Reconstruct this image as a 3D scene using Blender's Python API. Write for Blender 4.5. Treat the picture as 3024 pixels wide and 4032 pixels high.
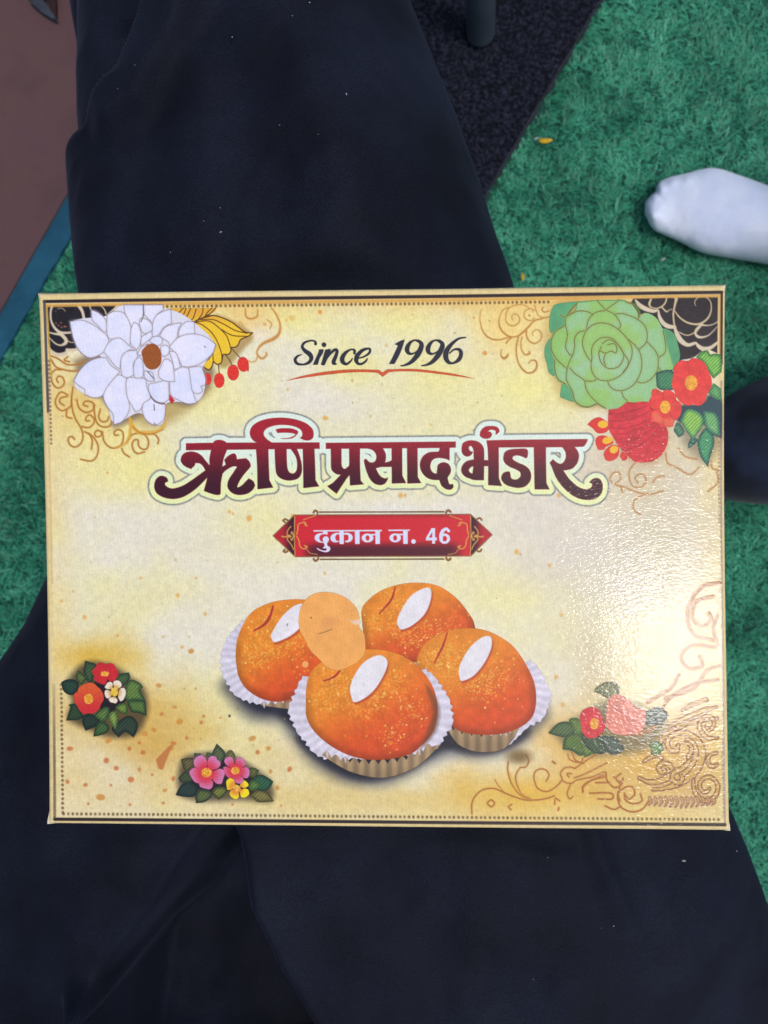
import bpy, math, random
import numpy as np
from mathutils import Vector

random.seed(7)
RS = np.random.RandomState(11)
for o in list(bpy.data.objects):
    bpy.data.objects.remove(o)
SC = bpy.context.scene
COL = SC.collection

# ------------------------------------------------------------------ camera, sky, sun, exposure
F = 2900.0            # focal length in photo pixels (photo 3024 x 4032)
ZC = 0.85             # camera height above the turf
cam = bpy.data.cameras.new('camera')
camo = bpy.data.objects.new('camera', cam)
COL.objects.link(camo)
camo.location = (0, 0, ZC)
cam.sensor_width = 36.0
cam.lens = 36.0 * F / 4032.0
cam.clip_start = 0.01
cam.clip_end = 100.0
cam.dof.use_dof = True
cam.dof.focus_distance = 0.287
cam.dof.aperture_fstop = 17.0
SC.camera = camo

SUN_EL, SUN_AZ = math.radians(70.6), math.radians(-29.0)   # azimuth measured from +X, counter-clockwise
sdir = Vector((math.cos(SUN_EL) * math.cos(SUN_AZ), math.cos(SUN_EL) * math.sin(SUN_AZ), math.sin(SUN_EL)))
world = bpy.data.worlds.new('World')
SC.world = world
world.use_nodes = True
wn = world.node_tree.nodes
sky = wn.new('ShaderNodeTexSky')
sky.sky_type = 'NISHITA'
sky.sun_disc = False
sky.sun_elevation = SUN_EL
sky.sun_rotation = math.radians(90.0) - SUN_AZ
sky.dust_density = 4.0
sky.air_density = 1.0
wn['Background'].inputs['Strength'].default_value = 0.1
world.node_tree.links.new(sky.outputs['Color'], wn['Background'].inputs['Color'])
sun = bpy.data.lights.new('sun', 'SUN')
sun.energy = 0.75
sun.angle = math.radians(10.0)
sun.color = (1.0, 0.985, 0.97)
suno = bpy.data.objects.new('sun', sun)
COL.objects.link(suno)
suno.location = sdir * 3
suno.rotation_euler = sdir.to_track_quat('Z', 'Y').to_euler()
SC.view_settings.view_transform = 'Standard'
SC.view_settings.look = 'None'
SC.view_settings.gamma = 1.0
SC.view_settings.exposure = 0.45
KRGB = np.array([0.99, 0.99, 1.055])      # picture value of a white card lying on the box lid


def lin(c):
    c = np.asarray(c, float) / 255.0
    return np.where(c <= 0.04045, c / 12.92, ((c + 0.055) / 1.055) ** 2.4)


def world_at(px, py, z):
    d = (ZC - z) / F
    return ((px - 1512.0) * d, (2016.0 - py) * d, z)


# ------------------------------------------------------------------ helpers
def tag(o, label=None, cat=None, group=None, kind=None):
    for k, v in (('label', label), ('category', cat), ('group', group), ('kind', kind)):
        if v:
            o[k] = v
    return o


def empty(name, loc, label, cat, group=None):
    o = bpy.data.objects.new(name, None)
    COL.objects.link(o)
    o.location = loc
    o.empty_display_size = 0.05
    return tag(o, label, cat, group)


def mesh_obj(name, verts, faces, mat, parent=None, smooth=True):
    """verts in world coordinates; under a parent they become local to it."""
    v = np.asarray(verts, float)
    org = np.zeros(3)
    if parent is not None:
        p = parent
        while p is not None:
            org += np.array(p.location)
            p = p.parent
    me = bpy.data.meshes.new(name)
    me.from_pydata((v - org).tolist(), [], [list(map(int, f)) for f in faces])
    me.materials.append(mat)
    me.polygons.foreach_set('use_smooth', np.full(len(me.polygons), smooth))
    o = bpy.data.objects.new(name, me)
    COL.objects.link(o)
    o.parent = parent
    return o


def quads_obj(name, verts, quads, mat, parent=None, smooth=True, rgba=None):
    v = np.asarray(verts, np.float32).copy()
    p = parent
    while p is not None:
        v -= np.array(p.location, np.float32)
        p = p.parent
    me = bpy.data.meshes.new(name)
    n, m = len(v), len(quads)
    k = quads.shape[1]
    me.vertices.add(n)
    me.vertices.foreach_set('co', v.ravel())
    me.loops.add(m * k)
    me.loops.foreach_set('vertex_index', quads.astype(np.int32).ravel())
    me.polygons.add(m)
    me.polygons.foreach_set('loop_start', np.arange(0, m * k, k, dtype=np.int32))
    me.polygons.foreach_set('loop_total', np.full(m, k, np.int32))
    me.update(calc_edges=True)
    me.polygons.foreach_set('use_smooth', np.full(m, smooth))
    if rgba is not None:
        a = me.color_attributes.new('Col', 'FLOAT_COLOR', 'POINT')
        a.data.foreach_set('color', np.asarray(rgba, np.float32).ravel())
    me.materials.append(mat)
    o = bpy.data.objects.new(name, me)
    COL.objects.link(o)
    o.parent = parent
    return o


def grid_quads(h, w):
    i = np.arange(h * w).reshape(h, w)
    return np.stack([i[:-1, :-1], i[1:, :-1], i[1:, 1:], i[:-1, 1:]], -1).reshape(-1, 4)


def sm(t):
    t = np.clip(t, 0, 1)
    return t * t * (3 - 2 * t)


def vnoise(x, y, seed=0):
    """value noise in numpy, 0..1"""
    xi, yi = np.floor(x).astype(np.int64), np.floor(y).astype(np.int64)
    fx, fy = sm(x - xi), sm(y - yi)

    def h(a, b):
        n = (a * 374761393 + b * 668265263 + seed * 974711) & 0x7fffffff
        n = ((n ^ (n >> 13)) * 1274126177) & 0x7fffffff
        return ((n ^ (n >> 16)) & 0xffff) / 65535.0
    return (h(xi, yi) * (1 - fx) + h(xi + 1, yi) * fx) * (1 - fy) + (h(xi, yi + 1) * (1 - fx) + h(xi + 1, yi + 1) * fx) * fy


def fbm(x, y, s, seed=0, oct=4):
    r, a, t = 0, 0.5, 0
    for k in range(oct):
        r = r + a * vnoise(x / s, y / s, seed + k * 17)
        t += a
        a *= 0.55
        s *= 0.5
    return r / t


# ------------------------------------------------------------------ materials
def newmat(name):
    m = bpy.data.materials.new(name)
    m.use_nodes = True
    nt = m.node_tree
    return m, nt, nt.nodes['Principled BSDF'], nt.nodes.new, nt.links.new


def ramp(nt, stops):
    r = nt.nodes.new('ShaderNodeValToRGB')
    el = r.color_ramp.elements
    while len(el) < len(stops):
        el.new(0.5)
    for e, (p, c) in zip(el, stops):
        e.position = p
        e.color = (*c, 1)
    return r


def noise_mat(name, c0, c1, scale, rough=0.8, bump=0.3, bscale=None, dist=0.002, c2=None, detail=4, spec=0.3, sheen=0):
    m, nt, b, N, L = newmat(name)
    tc = N('ShaderNodeTexCoord')
    n = N('ShaderNodeTexNoise')
    n.inputs['Scale'].default_value = scale
    n.inputs['Detail'].default_value = detail
    L(tc.outputs['Object'], n.inputs['Vector'])
    st = [(0.35, c0), (0.65, c1)] if c2 is None else [(0.3, c0), (0.5, c1), (0.7, c2)]
    r = ramp(nt, st)
    L(n.outputs['Fac'], r.inputs['Fac'])
    L(r.outputs['Color'], b.inputs['Base Color'])
    b.inputs['Roughness'].default_value = rough
    b.inputs['Specular IOR Level'].default_value = spec
    b.inputs['Sheen Weight'].default_value = sheen
    if bump:
        n2 = N('ShaderNodeTexNoise')
        n2.inputs['Scale'].default_value = bscale or scale * 2
        n2.inputs['Detail'].default_value = 3
        L(tc.outputs['Object'], n2.inputs['Vector'])
        bp = N('ShaderNodeBump')
        bp.inputs['Strength'].default_value = bump
        bp.inputs['Distance'].default_value = dist
        L(n2.outputs['Fac'], bp.inputs['Height'])
        L(bp.outputs['Normal'], b.inputs['Normal'])
    return m


def print_mat():
    """laminated printed card: ink colours from the mesh, fine print screen, pebbled gloss film"""
    m, nt, b, N, L = newmat('laminated_print')
    at = N('ShaderNodeAttribute')
    at.attribute_name = 'Col'
    tc = N('ShaderNodeTexCoord')
    g = N('ShaderNodeNewGeometry')
    # print screen: two crossed sets of fine lines plus paper grain
    n1 = N('ShaderNodeTexNoise')
    n1.inputs['Scale'].default_value = 1500
    n1.inputs['Detail'].default_value = 2
    L(g.outputs['Position'], n1.inputs['Vector'])
    n2 = N('ShaderNodeTexNoise')
    n2.inputs['Scale'].default_value = 380
    n2.inputs['Detail'].default_value = 3
    L(g.outputs['Position'], n2.inputs['Vector'])
    wv = N('ShaderNodeTexWave')
    wv.wave_type = 'BANDS'
    wv.bands_direction = 'DIAGONAL'
    wv.inputs['Scale'].default_value = 300
    wv.inputs['Distortion'].default_value = 1.5
    wv.inputs['Detail'].default_value = 1
    mp = N('ShaderNodeMapping')
    mp.inputs['Rotation'].default_value = (0, 0, math.radians(38))
    L(g.outputs['Position'], mp.inputs['Vector'])
    L(mp.outputs['Vector'], wv.inputs['Vector'])

    def mth(op, a, bb):
        k = N('ShaderNodeMath')
        k.operation = op
        for i, q in enumerate((a, bb)):
            if isinstance(q, (int, float)):
                k.inputs[i].default_value = q
            else:
                L(q, k.inputs[i])
        return k.outputs[0]
    s = mth('MULTIPLY', mth('SUBTRACT', n1.outputs['Fac'], 0.5), 0.30)
    s = mth('ADD', s, mth('MULTIPLY', mth('SUBTRACT', n2.outputs['Fac'], 0.5), 0.13))
    s = mth('ADD', s, mth('MULTIPLY', mth('SUBTRACT', wv.outputs['Fac'], 0.5), 0.035))
    s = mth('ADD', s, 1.0)
    vm = N('ShaderNodeVectorMath')
    vm.operation = 'SCALE'
    L(at.outputs['Color'], vm.inputs[0])
    L(s, vm.inputs['Scale'])
    L(vm.outputs[0], b.inputs['Base Color'])
    L(at.outputs['Alpha'], b.inputs['Alpha'])
    b.inputs['Roughness'].default_value = 0.5
    b.inputs['Specular IOR Level'].default_value = 0.1
    b.inputs['Coat Weight'].default_value = 1.0
    b.inputs['Coat Roughness'].default_value = 0.06
    b.inputs['Coat IOR'].default_value = 1.26
    # pebbled film
    pn = N('ShaderNodeTexNoise')
    pn.inputs['Scale'].default_value = 1000
    pn.inputs['Detail'].default_value = 1.5
    pn.inputs['Distortion'].default_value = 0.6
    pm = N('ShaderNodeMapping')
    pm.inputs['Scale'].default_value = (0.6, 1.0, 1.0)
    pm.inputs['Rotation'].default_value = (0, 0, math.radians(-14))
    L(g.outputs['Position'], pm.inputs['Vector'])
    L(pm.outputs['Vector'], pn.inputs['Vector'])
    pb = N('ShaderNodeBump')
    pb.inputs['Strength'].default_value = 0.11
    pb.inputs['Distance'].default_value = 0.0006
    L(pn.outputs['Fac'], pb.inputs['Height'])
    L(pb.outputs['Normal'], b.inputs['Coat Normal'])
    return m


def cloth_mat():
    m, nt, b, N, L = newmat('dark_twill')
    tc = N('ShaderNodeTexCoord')
    n = N('ShaderNodeTexNoise')
    n.inputs['Scale'].default_value = 18
    n.inputs['Detail'].default_value = 3
    L(tc.outputs['Object'], n.inputs['Vector'])
    r = ramp(nt, [(0.33, (0.0038, 0.0052, 0.0105)), (0.67, (0.0082, 0.0112, 0.0240))])
    L(n.outputs['Fac'], r.inputs['Fac'])
    ns = N('ShaderNodeTexNoise')
    ns.inputs['Scale'].default_value = 1500
    ns.inputs['Detail'].default_value = 1
    L(tc.outputs['Object'], ns.inputs['Vector'])
    mr = N('ShaderNodeMapRange')
    mr.inputs[1].default_value, mr.inputs[2].default_value = 0.3, 0.7
    mr.inputs[3].default_value, mr.inputs[4].default_value = 0.6, 1.4
    L(ns.outputs['Fac'], mr.inputs[0])
    sv_ = N('ShaderNodeVectorMath')
    sv_.operation = 'SCALE'
    L(r.outputs['Color'], sv_.inputs[0])
    L(mr.outputs[0], sv_.inputs['Scale'])
    L(sv_.outputs[0], b.inputs['Base Color'])
    b.inputs['Roughness'].default_value = 0.75
    b.inputs['Specular IOR Level'].default_value = 0.12
    b.inputs['Sheen Weight'].default_value = 0.05
    b.inputs['Sheen Roughness'].default_value = 0.4
    b.inputs['Sheen Tint'].default_value = (0.5, 0.6, 1, 1)
    w1 = N('ShaderNodeTexWave')
    w1.inputs['Scale'].default_value = 420
    w1.inputs['Distortion'].default_value = 1.0
    mp = N('ShaderNodeMapping')
    mp.inputs['Rotation'].default_value = (0, 0, math.radians(62))
    L(tc.outputs['Object'], mp.inputs['Vector'])
    L(mp.outputs['Vector'], w1.inputs['Vector'])
    n2 = N('ShaderNodeTexNoise')
    n2.inputs['Scale'].default_value = 1100
    L(tc.outputs['Object'], n2.inputs['Vector'])
    ad = N('ShaderNodeMath')
    ad.operation = 'ADD'
    wm = N('ShaderNodeMath')
    wm.operation = 'MULTIPLY'
    wm.inputs[1].default_value = 0.3
    L(w1.outputs['Fac'], wm.inputs[0])
    L(wm.outputs[0], ad.inputs[0])
    L(n2.outputs['Fac'], ad.inputs[1])
    bp = N('ShaderNodeBump')
    bp.inputs['Strength'].default_value = 0.3
    bp.inputs['Distance'].default_value = 0.0005
    L(ad.outputs[0], bp.inputs['Height'])
    L(bp.outputs['Normal'], b.inputs['Normal'])
    return m


PRINT = print_mat()
CLOTH = cloth_mat()

# ------------------------------------------------------------------ setting: turf base, brown floor, mat
turf_base = noise_mat('turf_backing', (0.006, 0.045, 0.034), (0.012, 0.085, 0.060), 60, 0.9, 0.6, 300, 0.004)
brown = noise_mat('reddish_floor', (0.052, 0.032, 0.037), (0.108, 0.058, 0.060), 7, 0.85, 0.25, 90, 0.004, (0.085, 0.050, 0.062), 7)
matm = noise_mat('black_carpet', (0.003, 0.0038, 0.006), (0.011, 0.013, 0.023), 260, 0.95, 1.0, 240, 0.010, (0.034, 0.040, 0.066), 3, 0.1)
bluem = noise_mat('blue_edging', (0.005, 0.065, 0.115), (0.010, 0.090, 0.155), 40, 0.7, 0.3, 200, 0.002)


def flat_poly(name, px, z, mat, thick=0.0, wob=0.0):
    pts = [world_at(x, y, z) for x, y in px]
    dense = []
    for i, p in enumerate(pts):
        q = pts[(i + 1) % len(pts)]
        n = max(1, int(math.hypot(q[0] - p[0], q[1] - p[1]) / 0.01)) if wob else 1
        for k in range(n):
            t = k / n
            dense.append((p[0] + (q[0] - p[0]) * t + random.uniform(-wob, wob), p[1] + (q[1] - p[1]) * t + random.uniform(-wob, wob), z))
    n = len(dense)
    v = dense + [(x, y, z - thick) for x, y, _ in dense]
    f = [list(range(n))] if thick == 0 else [list(range(n)), list(range(2 * n - 1, n - 1, -1))]
    if thick:
        f += [[i, i + n, (i + 1) % n + n, (i + 1) % n] for i in range(n)]
    else:
        v = dense
    area = sum(dense[i][0] * dense[(i + 1) % n][1] - dense[(i + 1) % n][0] * dense[i][1] for i in range(n))
    if area < 0:
        f = [g[::-1] for g in f]
    return mesh_obj(name, v, f, mat, None, False)


g = mesh_obj('ground', [(-6, -6, 0), (6, -6, 0), (6, 6, 0), (-6, 6, 0)], [(0, 1, 2, 3)], turf_base, None, False)
tag(g, kind='structure')
BL0, BL1 = (246.0, 793.0), (0.0, 1227.0)      # edge of the brown floor in the photo


def on_bl(t, off=0.0):
    dx, dy = BL1[0] - BL0[0], BL1[1] - BL0[1]
    l = math.hypot(dx, dy)
    return (BL0[0] + dx * t - dy / l * off, BL0[1] + dy * t + dx / l * off)


fl = flat_poly('floor', [on_bl(3.2), on_bl(-3.0), (-600, -1500), (-2600, -1500), (-2600, 2600)], 0.0095, brown, 0.009)
tag(fl, 'reddish brown floor beside the green turf', 'floor', kind='structure')
es = flat_poly('edging_strip', [on_bl(3.2, 6), on_bl(-3.0, 6), on_bl(-3.0, -95), on_bl(3.2, -95)], 0.007, bluem, 0.006, 0.0012)
tag(es, 'blue edging strip between the reddish floor and the green turf', 'edging strip')
MAT = [(2660, -500), (2364, 0), (1917, 756), (1680, 1157), (900, 1100), (700, 300), (1000, -700)]
mt = flat_poly('carpet_mat', MAT, 0.009, matm, 0.008, 0.0009)
tag(mt, 'black carpet mat lying on the turf under the chair', 'mat')

bind = noise_mat('mat_edge', (0.030, 0.034, 0.045), (0.060, 0.066, 0.085), 300, 0.9, 0.3)
a0, b0 = np.array(world_at(2660, -500, .0093)), np.array(world_at(1680, 1157, .0093))
dd = (b0 - a0) / np.linalg.norm(b0 - a0)
nn = np.array((-dd[1], dd[0], 0)) * .0022
tk = np.linspace(0, 1, 160)
eb = [a0 + (b0 - a0) * t + nn * (1 + .5 * math.sin(t * 91)) for t in tk] + [a0 + (b0 - a0) * t - nn * .35 * (1 + .6 * math.sin(t * 57)) for t in tk]
nb_ = len(tk)
ebv = [tuple(p) for p in eb] + [(p[0], p[1], .001) for p in eb]
mesh_obj('binding', ebv, [(i, i + 1, nb_ + i + 1, nb_ + i) for i in range(nb_ - 1)] + [(i + k, i + k + 1, i + k + 1 + 2 * nb_, i + k + 2 * nb_) for k in (0, nb_) for i in range(nb_ - 1)], bind, mt)

# nap of the black mat: short fibres; grass of the turf
def inside(px, py, poly):
    r = np.zeros(len(px), bool)
    n = len(poly)
    for i in range(n):
        x0, y0 = poly[i]
        x1, y1 = poly[(i + 1) % n]
        c = ((y0 > py) != (y1 > py)) & (px < (x1 - x0) * (py - y0) / (y1 - y0 + 1e-12) + x0)
        r ^= c
    return r


def blades(name, n, region, z0, hgt, wid, mat, cols, keep, lean=0.9, clump=0.03):
    x = RS.uniform(region[0], region[1], n)
    y = RS.uniform(region[2], region[3], n)
    px, py = x * F / ZC + 1512, 2016 - y * F / ZC
    k = keep(px, py)
    x, y = x[k], y[k]
    n = len(x)
    ang = fbm(x, y, clump, 5, 3) * 12.0 + RS.uniform(-1.3, 1.3, n)
    h = hgt * RS.uniform(0.55, 1.25, n) * (0.7 + 0.6 * fbm(x, y, 0.02, 9, 2))
    ln = h * lean * RS.uniform(0.4, 1.5, n)
    w = wid * RS.uniform(0.7, 1.3, n)
    dx, dy = np.cos(ang), np.sin(ang)
    wx, wy = -dy * w / 2, dx * w / 2
    V = np.zeros((n, 6, 3))
    for i, (t, ww) in enumerate(((0, 1.0), (0.55, 0.9), (1.0, 0.25))):
        cx, cy = x + dx * ln * t ** 1.6, y + dy * ln * t ** 1.6
        cz = z0 + h * (t - 0.25 * t * t)
        V[:, 2 * i] = np.stack([cx + wx * ww, cy + wy * ww, cz], 1)
        V[:, 2 * i + 1] = np.stack([cx - wx * ww, cy - wy * ww, cz], 1)
    b = np.arange(n)[:, None] * 6
    Q = np.concatenate([b + np.array([[0, 1, 3, 2]]), b + np.array([[2, 3, 5, 4]])], 0)
    c0, c1, c2 = (np.array(c) for c in cols)
    t = np.clip(RS.normal(0.5, 0.25, n) + (fbm(x, y, 0.045, 21, 3) - 0.5) * 1.1, 0, 1)[:, None]
    c = np.where(t < 0.5, c0 + (c1 - c0) * t * 2, c1 + (c2 - c1) * (t - 0.5) * 2)
    rgba = np.ones((n, 6, 4))
    rgba[:, :, :3] = c[:, None, :]
    return quads_obj(name, V.reshape(-1, 3), Q, mat, None, True, rgba.reshape(-1, 4))


def attr_mat(name, rough, spec, trans=0.0):
    m, nt, b, N, L = newmat(name)
    at = N('ShaderNodeAttribute')
    at.attribute_name = 'Col'
    L(at.outputs['Color'], b.inputs['Base Color'])
    b.inputs['Roughness'].default_value = rough
    b.inputs['Specular IOR Level'].default_value = spec
    return m


GRASS = attr_mat('plastic_grass', 0.45, 0.35)
NAP = attr_mat('carpet_nap', 0.9, 0.05)


def keep_turf(px, py):
    d = (px - BL0[0]) * (BL1[1] - BL0[1]) - (py - BL0[1]) * (BL1[0] - BL0[0])
    d = d / math.hypot(BL1[0] - BL0[0], BL1[1] - BL0[1])
    left = (px < 420) & (d > 97) & (py > 600) & (py < 3000)
    right = (px > 1750) & ~inside(px, py, [(a + 14, b + 10) for a, b in MAT])
    return left | right


gr = blades('grass', 360000, (-0.46, 0.52, -0.62, 0.66), 0.0, 0.0060, 0.0009, GRASS,
            ((0.010, 0.115, 0.066), (0.036, 0.30, 0.172), (0.105, 0.53, 0.33)), keep_turf, 1.35, 0.010)
tag(gr, 'green artificial turf of short bent blades', 'turf', kind='stuff')

# ------------------------------------------------------------------ SDF painting of the print
def parse(s, T=(0, 0, 1)):
    x0, y0, k = T
    pts, cor, rad = [], [], []
    for t in s.split():
        c = t.endswith('*')
        v = [float(q) for q in t.rstrip('*').split(',')]
        pts.append((x0 + k * v[0], y0 + k * v[1]))
        cor.append(c)
        rad.append(k * v[2] if len(v) > 2 else None)
    return np.array(pts), cor, rad


def cr(run, n):
    """open Catmull-Rom through rows of run"""
    P = np.vstack([2 * run[0] - run[1], run, 2 * run[-1] - run[-2]])
    t = (np.arange(n) / n)[:, None]
    out = []
    for i in range(1, len(P) - 2):
        a, b, c, d = P[i - 1], P[i], P[i + 1], P[i + 2]
        out.append(0.5 * (2 * b + (c - a) * t + (2 * a - 5 * b + 4 * c - d) * t ** 2 + (3 * b - a - 3 * c + d) * t ** 3))
    out.append(run[-1:])
    return np.vstack(out)


def closed(s, T=(0, 0, 1), n=5):
    p, c, _ = parse(s, T)
    N = len(p)
    if N < 3:
        return p
    ks = [i for i in range(N) if c[i]]
    if not ks:
        q = np.vstack([p[-2:], p, p[:2]])
        r = cr(q, n)
        return r[2 * n:-(2 * n) or None][:N * n]
    out = []
    for a, b in zip(ks, ks[1:] + [ks[0] + N]):
        run = np.array([p[i % N] for i in range(a, b + 1)])
        out.append(cr(run, n if len(run) > 2 else 1)[:-1])
    return np.vstack(out)


def seg_dist(x, y, a, b):
    dx, dy = b[0] - a[0], b[1] - a[1]
    l = dx * dx + dy * dy + 1e-12
    t = np.clip(((x - a[0]) * dx + (y - a[1]) * dy) / l, 0, 1)
    return np.hypot(x - a[0] - t * dx, y - a[1] - t * dy), t


class Can:
    """a patch of print: colours and coverage sampled on a grid of photo coordinates"""

    def __init__(s, X, Y, step):
        s.X, s.Y, s.st = X, Y, step
        s.c = np.zeros(X.shape + (3,))
        s.a = np.zeros(X.shape)

    def box(s, x0, y0, x1, y1):
        return np.nonzero((s.X >= x0) & (s.X <= x1) & (s.Y >= y0) & (s.Y <= y1))

    def poly(s, pts, pad=6):
        x0, y0 = pts.min(0) - pad
        x1, y1 = pts.max(0) + pad
        ix = s.box(x0, y0, x1, y1)
        x, y = s.X[ix], s.Y[ix]
        d = np.full(len(x), 1e9)
        ins = np.zeros(len(x), bool)
        n = len(pts)
        for i in range(n):
            a, b = pts[i], pts[(i + 1) % n]
            d = np.minimum(d, seg_dist(x, y, a, b)[0])
            if a[1] != b[1]:
                ins ^= ((a[1] > y) != (b[1] > y)) & (x < (b[0] - a[0]) * (y - a[1]) / (b[1] - a[1]) + a[0])
        return ix, np.where(ins, -d, d)

    def stroke(s, txt, T=(0, 0, 1), r=None, n=6, pad=4):
        p, c, rad = parse(txt, T)
        last = r if r is not None else 3.0
        R = []
        for q in rad:
            last = q if q is not None else last
            R.append(last)
        q = np.column_stack([p, R])
        if len(q) > 2:
            q = cr(q, n)
        m = q[:, 2].max() + pad
        x0, y0 = q[:, :2].min(0) - m
        x1, y1 = q[:, :2].max(0) + m
        ix = s.box(x0, y0, x1, y1)
        x, y = s.X[ix], s.Y[ix]
        d = np.full(len(x), 1e9)
        for i in range(len(q) - 1):
            e, t = seg_dist(x, y, q[i], q[i + 1])
            d = np.minimum(d, e - (q[i, 2] + (q[i + 1, 2] - q[i, 2]) * t))
        return ix, d

    def ell(s, cx, cy, rx, ry, ang=0, pad=6):
        m = max(rx, ry) + pad
        ix = s.box(cx - m, cy - m, cx + m, cy + m)
        x, y = s.X[ix] - cx, s.Y[ix] - cy
        ca, sa = math.cos(ang), math.sin(ang)
        u, v = (x * ca + y * sa) / rx, (-x * sa + y * ca) / ry
        k = np.hypot(u, v)
        return ix, (k - 1) * min(rx, ry)

    def put(s, sd, col, al=1.0, soft=None, grow=0.0):
        ix, d = sd
        cov = np.clip(0.5 - (d - grow) / (soft or s.st), 0, 1)
        if soft and soft > 3 * s.st:
            cov = sm(cov)
        cov = cov * al
        if callable(col):
            col = col(s.X[ix], s.Y[ix], d)
        col = np.asarray(col, float)
        a0 = s.a[ix]
        a1 = cov + a0 * (1 - cov)
        w = np.where(a1 > 1e-6, cov / np.maximum(a1, 1e-6), 0)[:, None]
        s.c[ix] = s.c[ix] * (1 - w) + col * w
        s.a[ix] = a1

    def fill(s, txt, col, T=(0, 0, 1), al=1.0, soft=None, line=None, lw=2.0, lal=1.0):
        p = closed(txt, T)
        sd = s.poly(p, 6 + (soft or 0))
        s.put(sd, col, al, soft)
        if line is not None:
            s.put((sd[0], np.abs(sd[1]) - lw), line, lal)
        return sd

    def line(s, txt, col, T=(0, 0, 1), r=None, al=1.0, soft=None):
        s.put(s.stroke(txt, T, r, pad=4 + (soft or 0)), col, al, soft)


def region(x0, y0, x1, y1, st):
    X, Y = np.meshgrid(np.arange(x0, x1 + st, st), np.arange(y0, y1 + st, st))
    return Can(X, Y, st)


# lid plane fitted to the photo's corners
RV = np.array([0.0131018, -0.0329489, 0.0073128])
CT = np.array([-0.0014730, -0.0187407, -0.2898705])
_a = np.linalg.norm(RV)
_k = RV / _a
_K = np.array([[0, -_k[2], _k[1]], [_k[2], 0, -_k[0]], [-_k[1], _k[0], 0]])
RM = np.eye(3) + math.sin(_a) * _K + (1 - math.cos(_a)) * _K @ _K
NV = RM[:, 2]
QUAD = np.array([(147, 1153), (2859, 1120), (2877, 3274), (189, 3246)], float)


def lid_pt(px, py):
    d = np.stack([(px - 1512) / F, (2016 - py) / F, -np.ones_like(px)], -1)
    t = (CT @ NV) / (d @ NV)
    return d * t[..., None] + np.array([0, 0, ZC])


LC = CT + np.array([0, 0, ZC])
UV0 = (lid_pt(QUAD[:, 0], QUAD[:, 1]) - LC) @ RM    # lid corners in lid axes


def warp(u, v, px, py):
    """the lid is a little hollow; its rim rolls over"""
    w = -0.0026 * np.clip(1 - 0.25 * (u / 0.135) ** 2, 0, 1) * np.clip(1 - (v / 0.106) ** 2, 0, 1)
    w = w + 0.00025 * np.sin(u * 31 + 1.0) * np.sin(v * 37 + 0.4)
    e = np.minimum(np.minimum(edge_d(px, py, 0), edge_d(px, py, 1)), np.minimum(edge_d(px, py, 2), edge_d(px, py, 3)))
    t = np.clip(1 - e / 17.0, 0, 1)
    return w - 0.0016 * (1 - np.sqrt(np.clip(1 - t * t, 0, 1)))


def edge_d(px, py, i):
    a, b = QUAD[i], QUAD[(i + 1) % 4]
    dx, dy = b - a
    return ((px - a[0]) * -dy + (py - a[1]) * dx) / math.hypot(dx, dy)


def place(px, py, layer):
    P = lid_pt(px, py)
    q = (P - LC) @ RM
    w = warp(q[..., 0], q[..., 1], px, py) + layer * 1.4e-5
    return P + NV * w[..., None]


def to_lin(c):
    return lin(np.clip(c, 0, 255)) / KRGB


BOX = empty('sweet_box', (float(LC[0]), float(LC[1]), float(LC[2]) - 0.047),
            'flat yellow cardboard sweet box printed with flowers and orange sweets, lying on the dark trousers', 'box')


def emit(can, name, layer, parent, label=None):
    """turn a painted patch into a flat printed mesh on the lid"""
    a = can.a
    on = a > 0.01
    cell = on[:-1, :-1] | on[1:, :-1] | on[1:, 1:] | on[:-1, 1:]
    H, W = a.shape
    q = grid_quads(H, W)[cell.ravel()]
    used, inv = np.unique(q, return_inverse=True)
    q = inv.reshape(q.shape)
    X, Y = can.X.ravel()[used], can.Y.ravel()[used]
    rgb = can.c.reshape(-1, 3).copy()
    # give uncovered border vertices the colour of their neighbours
    un = (~on).ravel()
    acc = np.zeros_like(rgb)
    cnt = np.zeros(len(rgb))
    for ax in (0, 1):
        for sft in (-1, 1):
            c2 = np.roll(can.c, sft, ax).reshape(-1, 3)
            o2 = np.roll(on, sft, ax).ravel()
            acc += c2 * o2[:, None]
            cnt += o2
    k = un & (cnt > 0)
    rgb[k] = acc[k] / cnt[k][:, None]
    rgba = np.concatenate([to_lin(rgb[used]), a.ravel()[used][:, None]], 1)
    o = quads_obj(name, place(X, Y, layer), q[:, ::1], PRINT, parent, True, rgba)
    if label:
        o['label'] = label
    return o


# zoom frames the print was measured in: (x0, y0, scale)
Z1 = (580, 1620, .42194); Z2 = (1250, 1700, .34358); Z3 = (1800, 1640, .37372); Z4 = (1120, 1320, .45811)
Z5 = (1200, 2060, .36166); Z6 = (1060, 2000, .18083); Z7 = (170, 1160, .27125); Z8 = (530, 1180, .36166)
Z9 = (150, 1380, .33153); Z10 = (2120, 1160, .36166); Z11 = (2300, 1370, .34961); Z12 = (1850, 1170, .24111)
Z13 = (2480, 1160, .24111); Z14 = (2280, 1750, .35563); Z15 = (220, 2580, .22905); Z16 = (680, 2910, .24714)
Z20 = (2130, 2750, .45208); Z21 = (1850, 2940, .33153); ZG = (830, 2260, .84388); ZH = (150, 2550, .60277)
ZI = (1850, 2600, .63291); ZA = (130, 1100, .66305); ZF = (1030, 1960, .58469); ZB = (1000, 1200, .60277)
ZO = (0, 0, 1.82278)

# ------------------------------------------------------------------ lid: paper, stains, scrolls, border
NU, NVV = 980, 770
uu, vv = np.meshgrid(np.linspace(0, 1, NU), np.linspace(0, 1, NVV))


def dens(t):           # denser rows along the rim
    return t


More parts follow.
